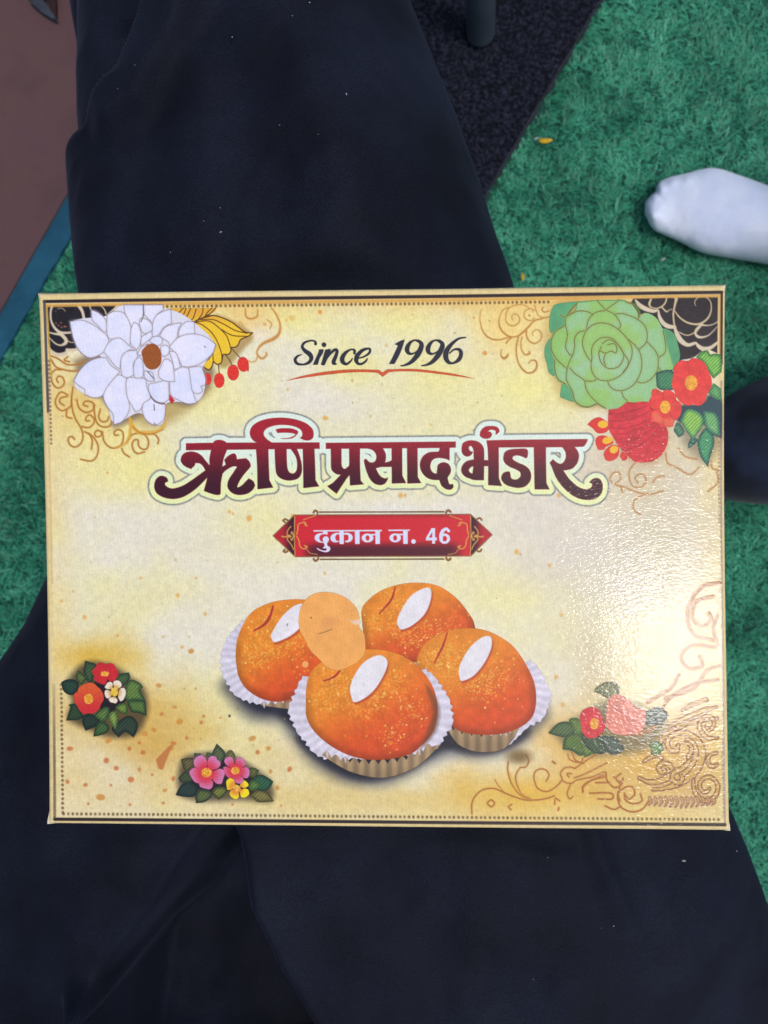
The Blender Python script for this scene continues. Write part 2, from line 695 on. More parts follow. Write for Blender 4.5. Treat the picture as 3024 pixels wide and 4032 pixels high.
def bend_edges(x, y):
    """slightly uneven cut edges and splayed corner flaps"""
    for (qx, qy), (dx, dy), r in zip(QUAD, ((-5, -2), (3, 0), (6, 6), (-10, 5)), (26, 26, 34, 34)):
        k = np.exp(-((x - qx) ** 2 + (y - qy) ** 2) / (r * r))
        x, y = x + dx * k, y + dy * k
    return x + 1.6 * (vnoise(y / 240.0, x * 0 + 3, 4) - .5) * 2, y + 1.8 * (vnoise(x / 260.0, y * 0 + 7, 5) - .5) * 2


PX = (QUAD[0, 0] * (1 - uu) + QUAD[1, 0] * uu) * (1 - vv) + (QUAD[3, 0] * (1 - uu) + QUAD[2, 0] * uu) * vv
PY = (QUAD[0, 1] * (1 - uu) + QUAD[1, 1] * uu) * (1 - vv) + (QUAD[3, 1] * (1 - uu) + QUAD[2, 1] * uu) * vv
PX, PY = bend_edges(PX, PY)
L = Can(PX, PY, 3.0)
L.c[:] = (229, 224, 208)
L.a[:] = 1.0
f1 = fbm(PX, PY, 420, 3, 4)
f2 = fbm(PX + 900, PY, 170, 8, 4)


def blob(x, y, rx, ry, col, al):
    k = np.hypot((PX - x * 1.82278) / (rx * 1.82278), (PY - y * 1.82278) / (ry * 1.82278))
    k = k * (0.62 + 0.76 * f2)
    w = (al * np.exp(-k ** 2 * 1.1))[..., None]
    L.c[:] = L.c * (1 - w) + np.array(col) * w


YL = (240, 231, 138)
w = (sm((f1 - 0.42) * 3.2) * 0.55)[..., None]
L.c[:] = L.c * (1 - w) + np.array((234, 226, 152)) * w
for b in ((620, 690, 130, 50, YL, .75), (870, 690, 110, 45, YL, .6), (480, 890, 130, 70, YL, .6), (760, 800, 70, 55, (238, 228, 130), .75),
          (940, 800, 80, 50, (236, 226, 135), .6), (200, 930, 170, 120, (236, 218, 140), .7), (300, 1020, 130, 60, YL, .5),
          (1150, 700, 150, 90, (238, 214, 140), .75), (1130, 840, 120, 60, YL, .6), (560, 1130, 120, 90, YL, .45), (1120, 1290, 110, 70, YL, .5),
          (300, 1290, 140, 50, (228, 218, 170), .4), (500, 960, 140, 50, (222, 220, 218), .6), (760, 880, 110, 70, (226, 221, 214), .5),
          (870, 1110, 120, 40, (226, 222, 234), .6), (1180, 1120, 120, 90, (218, 210, 190), .5), (430, 1190, 150, 50, (226, 219, 190), .5),
          (560, 720, 60, 40, (232, 222, 222), .5), (660, 870, 100, 40, (228, 222, 222), .5),
          (190, 1420, 120, 48, (218, 178, 74), .95), (270, 1540, 190, 80, (212, 170, 74), .85), (330, 1620, 90, 60, (208, 162, 70), .75),
          (180, 1680, 90, 70, (228, 208, 156), .85), (350, 1700, 140, 40, (226, 200, 140), .6), (600, 1640, 130, 60, (222, 198, 130), .6),
          (640, 1720, 260, 40, (222, 198, 132), .8), (900, 1730, 200, 30, (218, 196, 136), .7),
          (1150, 1720, 230, 70, (224, 178, 68), .95), (1400, 1640, 190, 130, (212, 166, 74), .95), (1500, 1480, 90, 110, (214, 184, 124), .5),
          (1510, 1650, 70, 130, (206, 160, 90), .6), (1240, 1600, 90, 70, (226, 180, 92), .8), (430, 650, 260, 22, (236, 190, 110), .8),
          (1150, 648, 260, 22, (236, 184, 100), .8), (800, 645, 400, 14, (234, 196, 128), .7), (170, 860, 80, 60, (226, 190, 110), .7),
          (1380, 1000, 130, 90, (206, 182, 140), .7), (1450, 1150, 100, 200, (208, 196, 176), .6), (1300, 1430, 90, 60, (214, 204, 186), .5),
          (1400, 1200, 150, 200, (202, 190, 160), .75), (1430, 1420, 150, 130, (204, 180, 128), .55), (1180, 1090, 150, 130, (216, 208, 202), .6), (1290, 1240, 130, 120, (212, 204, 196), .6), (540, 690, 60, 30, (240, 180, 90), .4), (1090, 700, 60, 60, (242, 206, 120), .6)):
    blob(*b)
# worn golden rim
ed = np.minimum(np.minimum(edge_d(PX, PY, 0), edge_d(PX, PY, 1)), np.minimum(edge_d(PX, PY, 2), edge_d(PX, PY, 3)))
w = (0.5 * sm(1 - (ed - 45) / 120.0))[..., None] * (0.45 + 0.55 * sm((f2 - .3) * 2.2))[..., None]
L.c[:] = L.c * (1 - w) + np.array((229, 201, 122)) * w
w = (sm(1 - (ed - 24) / 8.0))[..., None]
L.c[:] = L.c * (1 - w) + np.array((226, 204, 148)) * w
L.c *= (0.955 + 0.09 * fbm(PX, PY, 14, 40, 3))[..., None]
wear = sm(1 - ed / 9.0) * sm((fbm(PX, PY, 26, 55, 3) - .36) * 5)
for qx, qy in QUAD:
    wear = np.maximum(wear, sm(1.25 - np.hypot(PX - qx, PY - qy) / 26.0) * .9)
L.c[:] = L.c * (1 - .7 * wear[..., None]) + np.array((232, 226, 214)) * .7 * wear[..., None]

# soft printed shadows under the sweets and flowers
SH = (38, 42, 62)
L.fill('75,500 100,590 190,670 320,690 390,770 480,880 620,960 780,975 900,940 1010,880 1120,840 1250,850 1400,815 1520,720 1560,640 1400,500 400,400', SH, ZG, 1.0, 105)
L.fill('120,560 250,640 380,650 440,760 300,650', (22, 24, 38), ZG, .9, 60)
L.fill('400,770 520,880 700,965 900,930 1060,830 1120,800 1000,700 500,700', (30, 32, 46), ZG, 1, 50)
L.fill('1110,800 1250,845 1400,810 1480,730 1200,700', (30, 32, 44), ZG, 1, 50)
DK = (52, 44, 34)
L.fill('150,500 450,150 900,170 1250,380 1500,600 1560,1000 1350,1380 900,1420 500,1280 180,1100 250,800', DK, Z15, .75, 40)
L.fill('60,700 150,330 500,230 900,250 1300,480 1560,700 1560,1000 1100,980 500,1000 100,900', DK, Z16, .75, 40)
L.fill('510,440 620,390 900,250 1150,330 1230,400 1100,560 760,600 600,560', (70, 72, 58), ZI, .6, 50)
L.fill('230,620 420,470 470,760 640,860 780,860 1000,700 1040,620 800,500 400,660', (150, 120, 60), ZA, .55, 60)
L.fill('240,480 440,760 470,880 640,800 800,730 950,740 1060,500 600,300', (120, 100, 80), ZA, .75, 34)
L.fill('960,260 1110,520 1240,420 1300,320 1090,210', (150, 110, 40), ZA, .6, 24)
L.fill('1050,800 1200,560 1500,560 1585,700 1575,1010 1400,1300 1130,1060', (96, 84, 70), Z11, .55, 60)
L.fill('280,690 620,590 900,780 980,1000 860,1260 640,1300 400,1140', (176, 120, 80), Z11, .5, 50)
L.fill('60,700 200,60 900,50 1300,200 1560,660 1200,1190 700,1240 250,1150', (180, 140, 60), Z10, .5, 60)

GD, GB = (203, 152, 66), (166, 104, 44)


def scroll(T, items, col=GD, edge=GB, al=.9, r=7.0):
    for t in items:
        sd = L.stroke(t, T, r * T[2])
        L.put(sd, col, al * .55, 5, grow=2.0)
        L.put(sd, edge, al, 3)


scroll(Z9, ['260,225 190,225 145,280 150,370 200,435 260,430 295,380 280,320 230,300 204,340 225,375',
            '500,225 400,240 300,225 200,190 140,100', '330,520 250,490 190,580 200,660 260,710 320,690 370,650 380,560',
            '330,540 250,560 240,610 290,650', '400,430 380,560 390,700 430,820 490,920 510,1010 490,1090 430,1140 370,1130 335,1070 345,1030 380,1020 410,1050',
            '440,580 470,680 550,730 630,700 650,640 600,600 540,600 520,640 570,660', '500,900 580,910 640,860 640,800 590,760 550,790 550,830 590,830',
            '720,690 700,790 740,840 800,830 820,780', '870,800 840,880 780,905 700,880 660,800 640,650',
            '530,960 620,1010 680,1100 690,1190 660,1270 600,1310 480,1290', '580,980 620,1060 610,1170',
            '730,960 680,945 650,980 670,1020 720,1010 740,960 760,1070 820,1140 890,1155 960,1120 990,1040 980,960 930,935 885,960 890,1000 930,1000',
            '1160,970 1250,1000 1290,1080 1270,1160 1210,1165 1170,1120 1165,1060 1120,1060 1095,1110 1110,1180 1160,1220 1240,1200',
            '1150,980 1090,1000 1030,1090', '970,1160 1000,1220 1060,1260', '1280,990 1360,990 1410,1050 1400,1100',
            '140,60 220,90 330,160 450,160 540,130', '340,70 300,110 360,130', '320,700 320,780 380,800'], r=8)
L.line('890,1150,8 1000,1110,14 1060,1030,18 1080,900,20 1070,800,14', (214, 162, 62), Z9, al=.85, soft=6)
L.line('1070,800,10 1100,880,22 1160,960,26 1250,970,24 1380,960,22 1470,900,18 1500,800,10 1510,640,8', (218, 166, 62), Z9, al=.85, soft=8)
L.line('1100,900,5 1190,970,6 1330,985,5 1470,930,5', GB, Z9, al=.8)
scroll(Z12, ['190,190,2 165,340,5 200,510,8 270,620,10 380,680,10 500,685,9 640,650,9 780,630,10 880,560,14 950,490,12 1060,380,10 1200,340,9 1310,315,7',
             '980,180,4 900,130,4 800,120,5 700,140,5 620,200,6 590,300,5 600,400,6 680,460,7 770,440,7 820,370,7 790,290,6 730,270,5 690,310,5 700,360,5',
             '630,160,5 540,210,6 490,320,6 480,430,9 520,530,11 600,610,10 680,640,8', '1060,130,5 1080,200,5 1120,290,5 1200,330,5',
             '1060,340,6 1000,380,6 920,350,6 885,280,6 920,210,5 1000,185,5 1060,210,5', '970,290,12 980,300,12',
             '930,540,10 930,620,9 970,700,9 1060,750,9 1150,700,8 1180,620,8 1150,550,8 1090,525,6 1030,570,5 1040,620,4',
             '860,640,7 840,740,7 850,850,8 910,930,9 980,910,14 970,880,8',
             '800,640,10 770,760,10 765,900,10 800,1060,10 870,1170,12 960,1230,12 1060,1200,14 1105,1110,13 1080,1030,12 1010,1025,8 970,1070,7',
             '600,740,12 640,690,8 690,660,8', '520,850,6 515,940,8 560,990,16 610,960,18 630,920,8', '1200,160,8 1180,200,8 1220,240,8 1300,220,8'],
       (214, 168, 90), (176, 116, 52))
scroll(Z8, ['1490,90,6 1540,160,8 1580,260,9 1570,360,14 1510,420,18 1400,470,14 1340,530,10 1330,590,8 1380,635,10 1430,600,9 1425,570,6',
            '1340,600,6 1310,660,5 1260,675,4 1230,655,3', '1205,100,6 1210,180,8 1260,205,9 1330,180,9 1340,110,6',
            '1440,215,4 1490,260,5 1470,310,5', '1120,280,3 1150,240,3 1180,290,3'], (216, 170, 90), (190, 128, 58), .8)
scroll(Z14, ['640,200 580,280 575,380 620,460 700,475 760,410 740,340 680,325 640,370 670,420',
             '380,420 360,370 400,310 460,310 480,380 420,440 520,470 640,520 800,550 950,510', '760,550 660,590 620,660 630,730 700,775',
             '980,90 1000,200 1100,250 1250,330 1350,250', '1550,300 1560,420 1450,520', '480,470 500,530', '1480,180 1500,260 1560,280',
             '840,420 880,360 960,350', '1120,40 1200,130 1330,160'], (200, 160, 110), (176, 124, 74), .75, 9)
BR = (158, 92, 44)
scroll(Z21, ['25,800 25,680 70,590 160,520 290,505 400,550 500,590 660,640 780,640 900,625 1010,590',
             '460,190 455,300 500,450 590,570 700,630 800,640', '600,260 550,350 560,450 620,570 720,625', '600,260 670,250 705,180 670,110',
             '910,420 945,350 910,290 840,275 780,310 765,380 800,490 870,535 940,535 1030,480 1100,400 1080,330 1130,265 1210,255 1260,270',
             '1110,410 1150,440 1200,445 1180,500 1160,570 1190,625 1225,600', '1200,450 1300,400 1450,370 1600,310',
             '1250,270 1400,170 1550,80', '1250,380 1400,320 1640,200', '1340,550 1360,480 1450,410 1600,340',
             '255,635 295,675 255,718 212,675 255,635', '490,750 460,720 500,690', '1180,370 1160,330 1210,330', '1170,100 1200,170 1320,200 1350,150',
             '1220,80 1260,170 1360,210', '300,400,4 340,470,4 420,560,4', '1010,690 1020,620 1070,650', '1050,760,9 1060,730,9', '990,190,12 1020,210,10'],
       (206, 150, 64), BR, .95, 7.5)
L.put(L.ell(*(1850 + 590 * .33153, 2940 + 130 * .33153), 44, 26, 0, 40), (112, 88, 50), .85, 40)
L.line('480,330,10 540,480,20 640,590,14 760,640,8', (214, 168, 66), Z21, al=.5, soft=10)
PB = (150, 98, 84)
scroll(Z20, ['690,900 680,830 740,780 800,775 820,840 770,880 740,850', '870,830 880,900 800,920 740,890 730,830',
             '690,780 670,860 700,950 790,990 880,970 940,900', '480,740 600,740', '430,830 610,830 620,880 500,880', '560,940 640,970 700,940',
             '570,650 580,720 640,780 700,760 720,700', '640,690 680,730 720,720', '370,820 370,770 440,720 560,690', '700,760 660,700 700,660'],
       (206, 150, 64), BR, .95, 7)
GG = (200, 158, 84)
ORN = ('1130,250,6 1260,180,13 1400,120,15 1540,80,8', '1180,300,5 1300,220,11 1440,190,13 1545,180,8', '1240,110,5 1330,60,11 1450,20,12',
       '1545,350,6 1450,345,12 1390,260,13 1420,180,11 1490,170,11 1520,230,11 1480,280,9 1445,250,6',
       '1540,480,6 1480,500,10 1460,560,11 1500,600,11 1540,580,6',
       '1330,680,6 1345,820,12 1430,895,15 1520,855,13 1545,760,11 1480,690,11 1400,720,11 1390,790,11 1440,820,9 1475,790,6',
       '980,800,6 1130,775,16 1260,715,24 1370,610,28 1410,480,26 1370,370,21 1270,310,16 1170,320,14 1110,385,15 1130,450,16 1190,460,14 1205,410,9',
       '860,700,6 960,735,15 1080,710,21 1150,650,17 1130,590,14 1070,570,14 1030,610,14 1060,655,12 1090,630,7',
       '1330,470,6 1290,560,14 1230,620,16 1165,650,14 1150,710,14 1200,742,14 1240,705,12 1220,670,7', '1270,380,6 1320,440,14 1290,520,10',
       '980,480,6 1030,420,13 1090,330,14 1180,270,8', '900,560,5 960,520,12 1020,500,12 1060,530,7')
for t in ORN:
    L.put(L.stroke(t, Z20, pad=20), (122, 74, 54), .92, 4, grow=5)
    L.line(t, lambda x, y, d: np.array((208, 168, 92)) + 18 * (fbm(x, y, 14, 5, 2) - .5)[:, None], Z20, al=.97, soft=4)
for k in range(13):
    x = 950 + k * 46
    L.put(L.stroke('%f,%f,10 %f,%f,9 %f,%f,4' % (x, 870, x + 14, 905, x - 6, 955 - abs(k - 6) * 4), Z20, pad=16), (140, 92, 84), .8, 4, grow=3)
    L.line('%f,%f,8 %f,%f,6 %f,%f,2' % (x, 870, x + 12, 900, x - 2, 940 - abs(k - 6) * 4), (204, 162, 96), Z20, al=.9)
scroll(ZO, ['1545,1290 1510,1300 1500,1335 1520,1355 1540,1340 1535,1325', '1560,1260 1520,1270 1490,1320 1500,1370 1545,1385', '1548,1400 1500,1395 1475,1420 1490,1445 1520,1440 1515,1420',
            '1560,1440 1530,1450 1500,1490 1440,1510', '1420,1560 1450,1510 1500,1480 1555,1470', '1380,1590 1410,1575 1440,1540', '1555,1330 1545,1360 1555,1395', '1470,1460 1450,1490 1400,1520'],
       (214, 170, 88), (158, 104, 58), .9, 4)

# black scalloped corners
BK = (38, 34, 40)
CM = (214, 198, 172)


def blackcorner(T, body, bands, thin, sp):
    for b, soft in body:
        L.fill(b, lambda x, y, d: np.array(BK) + 14 * (fbm(x, y, 30, 60, 3) - .5)[:, None], T, 1, soft)
    for t in bands:
        L.line(t, CM, T, soft=4)
    for t in thin:
        L.line(t, (206, 186, 146), T)


blackcorner(Z7, [('45,150* 1060,150* 1000,250 920,300 900,500 440,420 470,780 330,790 310,830 200,860 110,800 60,700*', None)],
            ['60,760,12 120,830,24 210,870,28 310,845,24 330,800,12', '330,790,16 400,800,22 470,790,18', '1080,150,6 1020,230,22 940,290,14',
             '130,150,16 105,250,14 108,370,14 160,480,18 240,545,20 330,550,16 410,545,14', '510,150,26 560,230,22 580,300,20 590,370,22',
             '60,540,8 160,565,14 250,575,24 320,650,26 310,700,24 240,730,12 160,700,10 80,620,6'],
            ['330,650,7 380,685,6 440,690,5', '670,150,12 690,220,8', '840,160,8 890,220,9 910,280,10', '205,205,4 270,195,4 320,240,4'], 0)
blackcorner(Z13, [('60,60* 1440,25* 1445,950* 1250,890 1050,1020 860,1060* 700,1240 560,1240* 500,1180 480,1040* 590,900 560,620 330,320 130,330* 20,130*', None)],
            ['95,90,14 160,170,34 260,230,36 380,265,30 450,255,18', '470,260,14 490,360,26 550,460,34 640,515,36 740,525,26',
             '740,540,20 790,660,38 860,760,40 960,815,30 1060,790,24 1090,780,14', '1095,785,16 1140,840,30 1220,880,36 1330,860,30 1440,780,20',
             '1180,480,20 1100,570,24 1080,630,18 1120,680,22 1200,690,16 1300,655,10 1380,580,8 1435,520,6', '1170,490,16 1280,500,10 1370,480,8 1440,440,8'],
            ['345,80,16 320,150,18 340,200,12', '345,200,8 440,225,10 540,180,12 590,110,12 600,40,10', '530,210,12 600,275,12 640,255,7 690,235,6',
             '760,70,24 735,180,16 715,300,14 725,440,14 750,540,14', '740,60,10 720,30,20', '740,270,8 820,370,12 940,450,14 1080,480,16 1180,460,16 1280,380,14 1330,260,10 1320,120,8 1240,40,7 1150,30,7 1080,80,7 1060,140,6 1080,185,4',
             '820,610,9 900,650,9 980,655,9 1080,600,9 1150,510,8'], 0)
for x, y in ((180, 410), (255, 405), (262, 470), (320, 460), (215, 445), (300, 460)):
    L.put(L.ell(Z7[0] + x * Z7[2], Z7[1] + y * Z7[2], 3, 3), (190, 120, 90), .8)

# frame lines
GL = (214, 164, 84)


def bline(a, b, r, col, al=1.0, soft=None):
    L.line('%f,%f,%f %f,%f,%f' % (a[0], a[1], r, b[0], b[1], r), col, al=al, soft=soft)


bline((180, 1203), (2836, 1165), 6, GL, .9, 4)
bline((2835, 1165), (2838, 1400), 5, GL, .9, 4)
bline((183, 1205), (196, 1480), 4, (206, 166, 70), .9, 4)
DL = (48, 36, 38)
bline((174, 1187), (2842, 1151), 6.5, DL)
bline((2842, 1151), (2845, 1430), 5, (60, 42, 36))
bline((2846, 1500), (2855, 3248), 4, (120, 104, 120), .55)
bline((2855, 3248), (215, 3226), 6.5, DL)
bline((174, 1187), (183, 1620), 5.5, (74, 68, 80), .9)
bline((184, 1620), (195, 2300), 4, (190, 160, 110), .35)
bline((205, 2760), (215, 3226), 5, (58, 46, 40), .0)
for k in range(64):
    y = 2700 + k * 8.3
    x = 204 + (y - 2700) * .021
    L.line('%f,%f,%f %f,%f' % (x - 3.5, y + 2, 2.4, x + 3.5, y - 2), (62, 48, 40), al=min(1, .25 + k / 40))
DC = (92, 72, 44)


def dots(a, b, sp, r, col=DC, al=1.0):
    n = int(math.hypot(b[0] - a[0], b[1] - a[1]) / sp)
    for i in range(n + 1):
        t = i / n
        x, y = a[0] + (b[0] - a[0]) * t, a[1] + (b[1] - a[1]) * t
        jx = random.uniform(-.8, .8)
        L.put(L.ell(x + jx, y, r, r * 1.1), col, al * random.uniform(.75, 1), 4)
        L.put(L.ell(x + jx + random.uniform(-1, 1), y, r * .35, r * .35), (200, 160, 100), .6, 3)


dots((640, 1207), (2160, 1188), 17.5, 5.2)
dots((250, 3205), (2830, 3228), 17.6, 5.0)
dots((234, 2700), (246, 3200), 17.6, 5.0)
dots((188, 1420), (194, 1745), 15.5, 4.6, (110, 78, 70), .9)
dots((2838, 1740), (2842, 2060), 16, 4.5, (120, 96, 80), .6)
dots((2846, 2900), (2850, 3215), 16, 4.5, (120, 100, 110), .5)

# stains and specks
for x, y, r, c, al in ((430, 45, 13, (226, 150, 60), .85), (68, 125, 10, (216, 150, 70), .7), (245, 85, 16, (222, 170, 80), .5), (210, 98, 8, (218, 150, 80), .6),
                       (1510, 312, 13, (224, 148, 74), .9), (1438, 82, 6, (200, 140, 70), .8), (1540, 102, 6, (210, 140, 80), .8), (1312, 180, 6, (196, 150, 80), .8),
                       (640, 492, 6, (190, 150, 90), .8), (835, 515, 6, (190, 160, 100), .6), (642, 636, 5, (190, 140, 90), .8), (912, 608, 4, (180, 160, 110), .7),
                       (472, 738, 10, (222, 180, 80), .9), (760, 725, 7, (200, 170, 90), .8), (1156, 780, 8, (220, 190, 110), .8), (1465, 635, 6, (190, 170, 120), .7),
                       (1595, 475, 8, (226, 206, 130), .6), (862, 262, 9, (222, 190, 100), .7), (1622, 590, 6, (170, 160, 140), .6)):
    L.put(L.ell(ZB[0] + x * ZB[2], ZB[1] + y * ZB[2], r * .66, r * .7), c, al, 5)
for x, y, r in ((875, 1070, 4), (595, 1165, 4), (535, 1120, 7), (492, 1105, 4), (865, 1070, 6), (1210, 1070, 5), (1118, 1193, 6), (1190, 1222, 4), (380, 1288, 5), (440, 1328, 4),
                (178, 1335, 5), (250, 1375, 4), (1390, 1330, 3), (1215, 1330, 4), (700, 902, 5), (630, 1115, 5), (500, 1110, 3), (420, 1250, 3), (620, 840, 3), (1235, 990, 4),
                (1203, 1465, 5), (1218, 1525, 5), (128, 1300, 3), (375, 1210, 3), (300, 1250, 3), (860, 990, 3), (1230, 1000, 4), (1128, 590, 4), (390, 1400, 4), (700, 1240, 3)):
    L.put(L.ell(x * 1.82278, y * 1.82278, r * 1.6, r * 1.8, 0, 8), (222, 164, 80), .75, 6)
for x, y, rx, ry in ((200, 665, 20, 14), (453, 612, 22, 16), (690, 568, 20, 16), (750, 543, 18, 14), (918, 490, 22, 18), (780, 253, 18, 13), (440, 742, 18, 18), (505, 792, 16, 14),
                     (680, 690, 16, 15), (602, 866, 20, 18), (405, 980, 28, 20), (657, 800, 12, 12), (305, 900, 14, 12), (188, 880, 12, 14), (880, 630, 18, 12), (655, 628, 10, 10),
                     (590, 665, 12, 14), (742, 835, 8, 8), (472, 902, 8, 8), (598, 1028, 9, 9), (815, 1018, 10, 9), (325, 1022, 9, 8), (965, 596, 10, 12), (825, 936, 14, 12),
                     (870, 660, 12, 16), (1430, 690, 14, 14), (1395, 600, 24, 16), (1515, 815, 12, 14), (1500, 665, 16, 14), (1585, 1035, 6, 6), (1268, 1027, 8, 7), (800, 440, 12, 10),
                     (1075, 455, 9, 10), (1060, 495, 10, 14), (1185, 465, 8, 6), (885, 395, 16, 10), (990, 30, 18, 16), (880, 860, 12, 16), (1560, 920, 12, 16), (1640, 800, 14, 18)):
    L.put(L.ell(ZH[0] + x * .60277, ZH[1] + y * .60277, rx * .62, ry * .62, random.uniform(-.6, .6), 8), (196, 112, 60) if x % 3 else (202, 140, 66), .82, 5)
L.fill('765,740 800,700 850,650 875,640 850,700 830,750 810,800 780,790', (188, 112, 62), ZH, .85, 5)
L.put(L.ell(150 + 1245 * .60277, 2550 + 453 * .60277, 5, 5.5), (58, 60, 62), .95)
for k in range(420):
    x, y = random.uniform(190, 2830), random.uniform(1220, 3200)
    lo = y > 2500 and (x < 1100)
    if not lo and random.random() < .45:
        continue
    r = random.uniform(1.4, 3.0) if random.random() < .8 else random.uniform(3, 6)
    L.put(L.ell(x, y, r, r * random.uniform(.7, 1.2)), random.choice(((186, 136, 76), (170, 140, 90), (140, 120, 90), (210, 160, 80))), random.uniform(.25, .6), 3)

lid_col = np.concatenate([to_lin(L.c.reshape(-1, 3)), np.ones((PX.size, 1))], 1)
top = place(PX, PY, 0)
# rim: the four sides of the lid, turned down
ringi = np.concatenate([np.arange(NU), np.arange(1, NVV) * NU + NU - 1, (NVV - 1) * NU + np.arange(NU - 2, -1, -1), np.arange(NVV - 2, 0, -1) * NU])
nr = len(ringi)
rp = top.reshape(-1, 3)[ringi]
cen = LC
rows = [rp]
for dz, grow in ((-0.0007, 0.00035), (-0.002, 0.0005), (-0.020, 0.0004)):
    dirv = rp - cen
    dirv = dirv - np.outer(dirv @ NV, NV)
    s = np.sign(dirv)
    off = np.zeros_like(rp)
    n1, n2, n3 = NU, NU + NVV - 1, 2 * NU + NVV - 2
    idx = np.arange(nr)
    off[(idx < n1), 1] += grow
    off[(idx >= n1 - 1) & (idx < n2), 0] += grow
    off[(idx >= n2 - 1) & (idx < n3), 1] -= grow
    off[(idx >= n3 - 1) | (idx == 0), 0] -= grow
    rows.append(rp + off + NV * dz)
vall = np.vstack([top.reshape(-1, 3)] + rows[1:])
base = NU * NVV
qs = [grid_quads(NVV, NU)]
prev = ringi
for k in range(3):
    cur = base + k * nr + np.arange(nr)
    qs.append(np.stack([prev, np.roll(prev, -1), np.roll(cur, -1), cur], 1)[:, ::1])
    prev = cur
rimc = np.tile(np.concatenate([to_lin(np.array([224, 202, 148])), [1]]), (3 * nr, 1))
Q = np.vstack(qs)
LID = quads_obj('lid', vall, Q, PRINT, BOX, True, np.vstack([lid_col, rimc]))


def pbox(name, u0, u1, v0, v1, z0, z1, mat, parent, taper=0.0):
    c = []
    for w, t in ((z0, taper), (z1, 0)):
        for u, v in ((u0 + t, v0 + t), (u1 - t, v0 + t), (u1 - t, v1 - t), (u0 + t, v1 - t)):
            c.append(LC + RM @ np.array([u, v, w]))
    return mesh_obj(name, c, [(3, 2, 1, 0), (4, 5, 6, 7), (0, 1, 5, 4), (1, 2, 6, 5), (2, 3, 7, 6), (3, 0, 4, 7)], mat, parent, False)


cardm = noise_mat('yellow_card', (0.62, 0.48, 0.22), (0.74, 0.60, 0.32), 30, 0.5, 0.1, 300, 0.0005)
foldm = noise_mat('white_card_fold', (0.55, 0.52, 0.47), (0.72, 0.69, 0.63), 120, 0.6, 0.2, 400, 0.0005)
pbox('tray', UV0[:, 0].min() + .004, UV0[:, 0].max() - .004, UV0[:, 1].min() + .004, UV0[:, 1].max() - .004, -0.046, -0.004, cardm, BOX, 0.004)
# worn folded corners that stick out of the lower corners
for (cx, cy), pts in (((189, 3246), ((-4, 6), (26, 3), (60, 2), (40, -18), (26, -30), (4, -18))), ((2877, 3274), ((5, 6), (-20, 4), (-60, -2), (-30, -16), (-24, -46), (-4, -34)))):
    P3 = np.array([place(np.array([cx + a]), np.array([cy + b]), 3)[0] for a, b in pts])
    P3 -= NV * 0.0016
    P3[0] -= NV * 0.0016
    c = P3.mean(0) + NV * 0.0021
    v = np.vstack([P3, c[None], P3 - NV * 0.0012])
    n = len(P3)
    f = [(i, (i + 1) % n, n) for i in range(n)] + [(i, i + n + 1, (i + 1) % n + n + 1, (i + 1) % n) for i in range(n)]
    mesh_obj('corner_fold', v, f, foldm, BOX)

# ------------------------------------------------------------------ printed lettering
G1 = ['347,295* 605,290* 1175,288* 1600,287* 1602,343* 1170,347* 1005,349* 347,357*',
      '605,285 640,264 690,268 725,292 728,360* 700,430 683,515* 690,560 672,660 668,770* 640,778 580,765 513,740* 540,640 545,600 565,560* 568,500 567,440 578,380 585,350*',
      '297,448 320,395 380,373 440,380 490,410 530,460 568,505* 600,560* 560,600* 528,545* 500,500 470,480 430,477* 425,500 392,533* 350,515 315,490',
      '528,548* 470,590 400,640 320,690 240,717 190,715 150,690 148,665 175,650* 165,620 130,602 95,605 60,640 47,700 65,755 110,790 180,812 260,812 340,785 430,725 500,660 550,605* 590,550*',
      '675,520* 715,498* 720,490 706,450* 740,415 790,390 815,405 822,445* 860,440 910,436* 940,465 952,500 945,520 910,560 870,610 840,660 825,700 835,708 870,690 905,655 935,625* 975,650 993,688* 970,730 920,765 850,778 790,765 745,725 735,680 750,630 790,570 828,512* 800,508 770,515 720,545 690,575 660,610*',
      '1025,292* 985,270 955,230 950,180 975,130 1040,88 1130,63 1250,55 1370,70 1470,105 1530,155 1545,205 1535,245 1500,265 1460,262 1420,245* 1440,225 1440,190 1420,160 1370,135 1290,120 1200,122 1130,140 1090,165 1075,195 1080,225 1110,260 1165,295*',
      '1192,165* 1240,155 1330,155 1380,170 1398,185 1395,200 1370,228 1340,245 1290,250 1240,249* 1300,246 1350,232 1375,212 1360,200 1300,192 1205,194*',
      '1005,340* 1118,340* 1122,500 1128,640* 1162,708* 1018,724* 1015,500',
      '1180,340* 1290,340* 1292,450 1298,530 1320,570 1355,578 1385,550 1392,480 1375,410 1325,340* 1385,340* 1415,420 1433,500 1430,570 1400,620 1340,640 1280,638 1220,610 1192,560 1184,450',
      '1445,340* 1552,340* 1558,500 1562,640* 1595,697* 1450,713* 1448,500']
